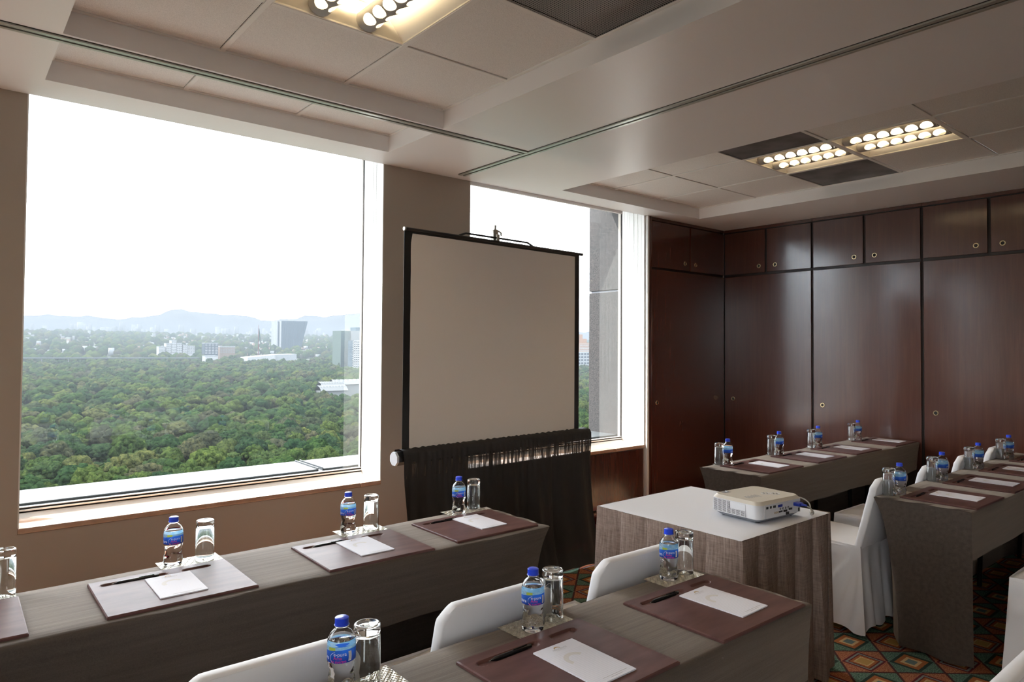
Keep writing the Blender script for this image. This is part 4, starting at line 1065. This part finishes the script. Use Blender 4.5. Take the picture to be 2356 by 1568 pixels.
far = [(x, y) for x, y in far if not (.29 < x/y < .44 and y < 1420)]
forest('city_trees', far, [ICO[1]], 'trees scattered between the far city houses', 5, 11, 4)
# ground as one strip mesh
bm = bmesh.new(); Ys = [120, 200, 289, 450, 700, 950, 1200, 1450, 1700, 2000, 2300, 2650, 3000, 3600, 5000, 9000]
agr = [[bm.verts.new(((-.5+2.2*i/40)*y, y, zg(y, -.5+2.2*i/40)-1)) for i in range(41)] for y in Ys]
for a, b in zip(agr, agr[1:]):
    for i in range(40): bm.faces.new((a[i], a[i+1], b[i+1], b[i]))
g = new_obj('ground', finish(bm, 'ground', 180), 'ground'); struct(g)
# mountains
def ridge(name, Y, base, seed, prof, m):
    bm = bmesh.new(); rows = []
    ss = np.linspace(-.4, 1.6, 261); ph = np.random.default_rng(seed).uniform(0, 6.28, 12)
    def h(s):
        for (a, p), (b, q) in zip(prof, prof[1:]):
            if s <= b: f = (s-a)/(b-a); f = f*f*(3-2*f); t_ = p+(q-p)*f; break
        return 1.52+Y*(t_+.0016*math.sin(s*61+ph[0])+.0011*math.sin(s*133+ph[1])+.0006*math.sin(s*290+ph[2]))
    for k, (dy, f) in enumerate(((-1500, 0), (-900, .35), (-400, .75), (0, 1), (700, .3))):
        rows.append([bm.verts.new((s*Y*(1+dy/Y*.5), Y+dy+120*math.sin(s*40+k), base+(h(s)-base)*(f+(.06*math.sin(s*90+k*2) if 0 < f < 1 else 0)))) for s in ss])
    for a, b in zip(rows, rows[1:]):
        for i in range(len(ss)-1): bm.faces.new((a[i], a[i+1], b[i+1], b[i]))
    o = new_obj(name, finish(bm, name, 180), m); struct(o)
ridge('mountains', 7000, 0, 3, [(-.4, .04), (.03, .036), (.12, .0335), (.19, .034), (.2544, .0475), (.30, .043), (.348, .0355), (.40, .040), (.45, .045), (.51, .0535), (.60, .06), (.8, .045), (1.0, .03), (1.6, .03)], 'mount')
# ---- buildings: s = x / distance, t = height / distance seen from the room
def bld(name, label, s, Y): return thing(name, label, 'building', (s*Y, Y, zg(Y, s)), 0)
def bx(name, t, Y, s0, s1, t0, t1, dep, m, dy=0, parent=None):
    c = t.location; return box(name, (s0*Y-c.x, s1*Y-c.x, dy, dy+dep, 1.52+t0*Y-c.z, 1.52+t1*Y-c.z), m, parent or t)
def tower():
    Y = 1700; t = bld('office_tower', 'dark glass office tower with a slanting right side on the horizon', .395, Y); c = t.location
    Q = lambda s, tt: (s*Y-c.x, 1.52+tt*Y-c.z)
    pts = [Q(.3812, .0353), Q(.4222, .0357), Q(.4060, -.030), Q(.3812, -.030)]
    bm = bmesh.new(); A = [bm.verts.new((x, 0, z)) for x, z in pts]; B = [bm.verts.new((x, 42, z)) for x, z in pts]
    bm.faces.new(A); bm.faces.new(B[::-1])
    for k in range(4): bm.faces.new((A[k], A[(k+1) % 4], B[(k+1) % 4], B[k]))
    new_obj('glass_body', finish(bm, 'body'), 'bglass', t)
    bx('core', t, Y, .3752, .3770, -.03, .0351, 38, 'bwhite2'); bx('core', t, Y, .3770, .3790, -.03, .0349, 38, 'bglassd', 2); bx('core', t, Y, .3790, .3812, -.03, .0355, 40, 'bwhite', -2)
    fins = []
    for k in range(1, 24):
        s = .3812+k*.00174; top = .0350; bot = max(-.03, -.030+max(0, (s-.4060))/(.0162)*.0657)
        x = s*Y-c.x; fins.append((x-.35, x+.35, -.9, .05, 1.52+bot*Y-c.z, 1.52+top*Y-c.z))
    o = boxes('facade_fins', fins, 'bglassd', t); o['kind'] = 'stuff'
    bx('roof_band', t, Y, .3812, .4218, .0345, .0362, 40, 'bconc', 1)
tower()
def flag():
    Y = 1400; t = thing('flagpole', 'tall flagpole with a limp green, white and red flag beside the glass tower', 'flag', (.3484*Y, Y, zg(Y, .35)), 0); c = t.location
    tube('pole', [(0, 0, 0), (0, 0, 1.52+.0285*Y-c.z)], [.7, .35], 'flagred', t, 8)
    for m, z0, z1, w0, w1 in (('flaggreen', .0235, .004, 0.5, 7.2), ('flagwhite', .006, .001, 2.2, 5.2), ('flagred', .002, -.0065, .4, 2.4)):
        bm = bmesh.new()
        agrid(bm, lambda u, v: Vector((.4+(w0+(w1-w0)*v)*u*(1-.35*v*v), 1.6*math.sin(u*5+v*4), 1.52+(z0+(z1-z0)*v)*Y-c.z)), 6, 8)
        new_obj('flag_cloth', finish(bm, 'flag', 180), m, t)
flag()
def auditorium():
    Y = 1240; t = bld('auditorium', 'low white wedge-shaped concert hall among the park trees', .37, Y); c = t.location
    Q = lambda s, tt: (s*Y-c.x, 1.52+tt*Y-c.z)
    def prism(name, pts, dep, m, dy=0):
        bm = bmesh.new(); A = [bm.verts.new((x, dy, z)) for x, z in pts]; B = [bm.verts.new((x, dy+dep, z)) for x, z in pts]
        bm.faces.new(A); bm.faces.new(B[::-1])
        for k in range(len(A)): bm.faces.new((A[k], A[(k+1) % len(A)], B[(k+1) % len(A)], B[k]))
        new_obj(name, finish(bm, name), m, t)
    prism('wedge_hall', [Q(.3328, -.027), Q(.3338, -.0182), Q(.3735, -.0146), Q(.3735, -.0268), Q(.367, -.034), Q(.3328, -.034)], 40, 'bwhite')
    prism('stage_block', [Q(.3736, -.0262), Q(.3736, -.0144), Q(.4065, -.0136), Q(.4065, -.0262)], 36, 'bwhite2', 3)
    prism('canopy', [Q(.380, -.0236), Q(.4283, -.0222), Q(.4283, -.0232), Q(.416, -.0258), Q(.380, -.0262)], 44, 'bwhite2', -6)
    for k in range(4): bx('column', t, Y, .383+.011*k, .3836+.011*k, -.036, -.0258, 2, 'bconc', 4)
auditorium()
t = bld('white_cube_hall', 'small plain white cube building at the edge of the woods', .285, 1235); bx('cube_body', t, 1235, .2766, .2930, -.036, -.0162, 20, 'bwhite'); bx('roof_edge', t, 1235, .2763, .2933, -.0165, -.0158, 21, 'bwhite2', -.5)
def block(label, s0, s1, t0, t1, Y, m, rows, cols, wm, cat='apartment_block', fr='bwhite2'):
    t = bld(cat, label, (s0+s1)/2, Y); c = t.location; bx('body', t, Y, s0, s1, t0-.012, t1, 18, m)
    x0, x1, z0, z1 = s0*Y-c.x, s1*Y-c.x, 1.52+t0*Y-c.z, 1.52+t1*Y-c.z
    for r_ in range(rows):
        z = z0+(z1-z0)*(r_+.3)/rows; h = (z1-z0)/rows*.5
        bs = [(x0+(x1-x0)*(k+.16)/cols, x0+(x1-x0)*(k+.84)/cols, -.25, .05, z, z+h) for k in range(cols)]
        boxes('window_band', bs, wm, t)
    bx('parapet', t, Y, s0-.0002, s1+.0002, t1, t1+.0009, 18.4, fr, -.2); return t
block('dark boxy office block with a pale roof frame left of the flagpole', .2752, .2930, -.014, .0013, 1340, 'bdark', 7, 4, 'bwhite2', 'office_block')
block('low reddish brick building beside the dark office block', .2955, .3160, -.012, -.0035, 1380, 'bbrick', 4, 6, 'bconc', 'brick_building'); 
for s0, s1, tp, lab in zip((.218, .227, .2335, .240, .2475, .254), (.226, .233, .2395, .2465, .2535, .2625), (-.004, .0005, .0045, .001, -.0015, -.0028), ('low white block at the left end of the distant apartment cluster', 'second white block from the left in the distant apartment cluster', 'tallest white block of the distant apartment cluster', 'white block just right of the tallest in the distant cluster', 'white block second from the right in the distant cluster', 'low wide white block at the right end of the distant cluster')):
    block(lab, s0, s1, -.013, tp, 1420, 'bwhite', 5, 3, 'bconc')['group'] = 'distant white apartment cluster'
def bridge():
    Y = 1212; t = thing('road_bridge', 'long thin pale viaduct crossing the woods at the far left', 'bridge', (.17*Y, Y, zg(Y, .17)), 0); c = t.location
    bm = bmesh.new(); z0 = 1.52-.0172*Y-c.z; z1 = 1.52-.0198*Y-c.z; xa, xb = -.12*Y-c.x, .275*Y-c.x
    for a, b in (((xa, 0, z0+.9), (xb, 30, z1+.9)),):
        for off, h in ((0, 1.5),):
            vs = [bm.verts.new(p) for p in ((xa, 0, z0), (xb, 30, z1), (xb, 30, z1+h), (xa, 0, z0+h), (xa, 9, z0), (xb, 39, z1), (xb, 39, z1+h), (xa, 9, z0+h))]
            for q in ((0, 1, 2, 3), (3, 2, 6, 7), (4, 7, 6, 5), (0, 4, 5, 1)): bm.faces.new([vs[i] for i in q])
    new_obj('deck', finish(bm, 'deck'), 'road', t)
    for k in range(14):
        f = (k+.5)/14; x = xa+(xb-xa)*f; z = z0+(z1-z0)*f; tube('pier', [(x, 4+30*f, z), (x, 4+30*f, -2)], .8, 'bconc', t, 6)
bridge()
def green_tower():
    Y = 1000; t = bld('glass_tower', 'greenish glass tower half hidden by the window frame', .50, Y); c = t.location
    bx('glass_body', t, Y, .4792, .5000, -.06, .0228, 30, 'bgreen', 6); bx('glass_body', t, Y, .4955, .5300, -.06, .0232, 30, 'bconc', 3); bx('mechanical_box', t, Y, .508, .53, .0232, .0290, 20, 'bglass', 12)
    bs = []
    for k in range(22): bs.append((.4792*Y-c.x, .4953*Y-c.x, 5.4, 6.05, 1.52+(-.04+.0028*k)*Y-c.z, 1.52+(-.0394+.0028*k)*Y-c.z))
    boxes('floor_line', bs, 'bglass', t)
    Y = 960; t = bld('white_slab_block', 'white gridded slab building in front of the greenish glass tower', .506, Y); c = t.location
    bx('body', t, Y, .4975, .5400, -.06, .0075, 16, 'bglassd', 1.5); bs = []
    for k in range(15): bs.append((.4975*Y-c.x, .54*Y-c.x, -.3, 1.6, 1.52+(-.043+.0035*k)*Y-c.z, 1.52+(-.0410+.0035*k)*Y-c.z))
    for k in range(12): bs.append(((.4975+.0036*k)*Y-c.x, (.4982+.0036*k)*Y-c.x, -.3, 1.6, 1.52-.045*Y-c.z, 1.52+.0075*Y-c.z))
    boxes('floor_grid', bs, 'bwhite', t)
green_tower()
def greenhouse():
    Y = 600; t = bld('greenhouse', 'long white greenhouse roof between the trees at the right of the big window', .50, Y); c = t.location
    for i, (s0, s1, zt, dy) in enumerate(((.4450, .4900, -.0640, 0), (.4600, .5000, -.0600, 18), (.4900, .5600, -.0580, 30))):
        bm = bmesh.new(); x0, x1 = s0*Y-c.x, s1*Y-c.x; z = 1.52+zt*Y-c.z; n = 12
        agrid(bm, lambda u, v: Vector((x0+(x1-x0)*v, dy+15*u, z-4+4.5*math.sin(PI*u))), 10, 6)
        new_obj('barrel_roof', finish(bm, 'roof', 180), 'roofw', t); bx('wall', t, Y, s0, s1, zt-.035, zt-.0066, 12, 'bconc', dy+2)
        boxes('roof_rib', [(x0+(x1-x0)*(k+.5)/9-.25, x0+(x1-x0)*(k+.5)/9+.25, dy+3.5, dy+11.5, z-.5, z+.75) for k in range(9)], 'bwhite2', t)
greenhouse()
def orange():
    Y = 950; t = bld('stepped_tower', 'orange brick stepped tower seen in the gap beside the projection screen', 1.02, Y); c = t.location
    for s0, s1, tp in ((1.0000, 1.0130, .0255), (.998, 1.022, .0165), (.994, 1.06, .0085)): bx('stepped_block', t, Y, s0, s1, -.03, tp, 20, 'borange', 0 if tp > .02 else -3*(3 if tp < .01 else 1))
    bs = []
    for k in range(12): bs.append((.994*Y-c.x, 1.06*Y-c.x, -9.4, -8.9, 1.52+(-.03+.0032*k)*Y-c.z, 1.52+(-.0288+.0032*k)*Y-c.z))
    boxes('floor_line', bs, 'bwhite', t)
    block('pale office building below the orange stepped tower', .99, 1.06, -.05, -.012, 900, 'bwhite2', 6, 8, 'bdark')
    Y = 405; t = bld('white_flat_roof', 'white flat roof among trees low in the gap beside the screen', 1.02, Y); bx('roof_plate', t, Y, .985, 1.06, -.160, -.1535, 14, 'roofw'); bx('wall', t, Y, .986, 1.058, -.19, -.1605, 13, 'bconc', .5)
orange()
# small far houses: too many and too small to count
def city():
    vs, fs, n = {0: [], 1: [], 2: []}, {0: [], 1: [], 2: []}, [0, 0, 0]
    F = np.array([[0, 1, 2, 3], [4, 7, 6, 5], [0, 4, 5, 1], [1, 5, 6, 2], [2, 6, 7, 3], [3, 7, 4, 0]])
    for k in range(1500):
        s = RNG.uniform(-.1, 1.2) if k % 3 else RNG.uniform(.2, .56); y = RNG.uniform(1450, 3300); w = RNG.uniform(3, 9); h = RNG.uniform(2, 6)*(2.6 if RNG.uniform() < .08 else 1); d = RNG.uniform(6, 14); m = RNG.integers(3)
        x = s*y; z = zg(y, s)-1
        q = np.array([[x, y, z], [x+w, y, z], [x+w, y+d, z], [x, y+d, z], [x, y, z+h+4], [x+w, y, z+h+4], [x+w, y+d, z+h+4], [x, y+d, z+h+4]])
        vs[m].append(q); fs[m].append(F+n[m]); n[m] += 8
    for k in range(160):
        s = RNG.uniform(.0, .56); y = RNG.uniform(3300, 4300); w = RNG.uniform(8, 22); h = RNG.uniform(18, 60); m = RNG.integers(2); x = s*y; z = zg(y, s)-6
        q = np.array([[x, y, z], [x+w, y, z], [x+w, y+15, z], [x, y+15, z], [x, y, z+h], [x+w, y, z+h], [x+w, y+15, z+h], [x, y+15, z+h]]); vs[m].append(q); fs[m].append(F+n[m]); n[m] += 8
    for k, (m, nm, lb) in enumerate((('bwhite2', 'city_houses', 'tiny white houses scattered across the far city'), ('bconc', 'city_blocks', 'tiny grey blocks scattered across the far city'), ('bbrick', 'brick_houses', 'tiny reddish houses scattered across the far city'))):
        o = new_obj(nm, npmesh(nm, np.concatenate(vs[k]), np.concatenate(fs[k]), False), m); o['kind'] = 'stuff'; tag(o, lb, 'city')
city()
# haze over park, city and mountains
hz = bpy.data.materials.new('haze'); hz.use_nodes = True; t = hz.node_tree; t.nodes.clear()
vsn = t.nodes.new('ShaderNodeVolumeScatter'); vsn.inputs['Color'].default_value = HZC; vsn.inputs['Density'].default_value = 1/2300; vsn.inputs['Anisotropy'].default_value = 0.0
va = t.nodes.new('ShaderNodeVolumeAbsorption'); va.inputs['Color'].default_value = HZC; va.inputs['Density'].default_value = 1/2300; vd = t.nodes.new('ShaderNodeAddShader'); t.links.new(vsn.outputs[0], vd.inputs[0]); t.links.new(va.outputs[0], vd.inputs[1])
o = t.nodes.new('ShaderNodeOutputMaterial'); t.links.new(vd.outputs[0], o.inputs['Volume'])
h = box('haze', (-5000, 14000, 240, 8600, -75, 150), hz); h['kind'] = 'stuff'; tag(h, 'pale bluish haze hanging over park, city and mountains', 'haze')
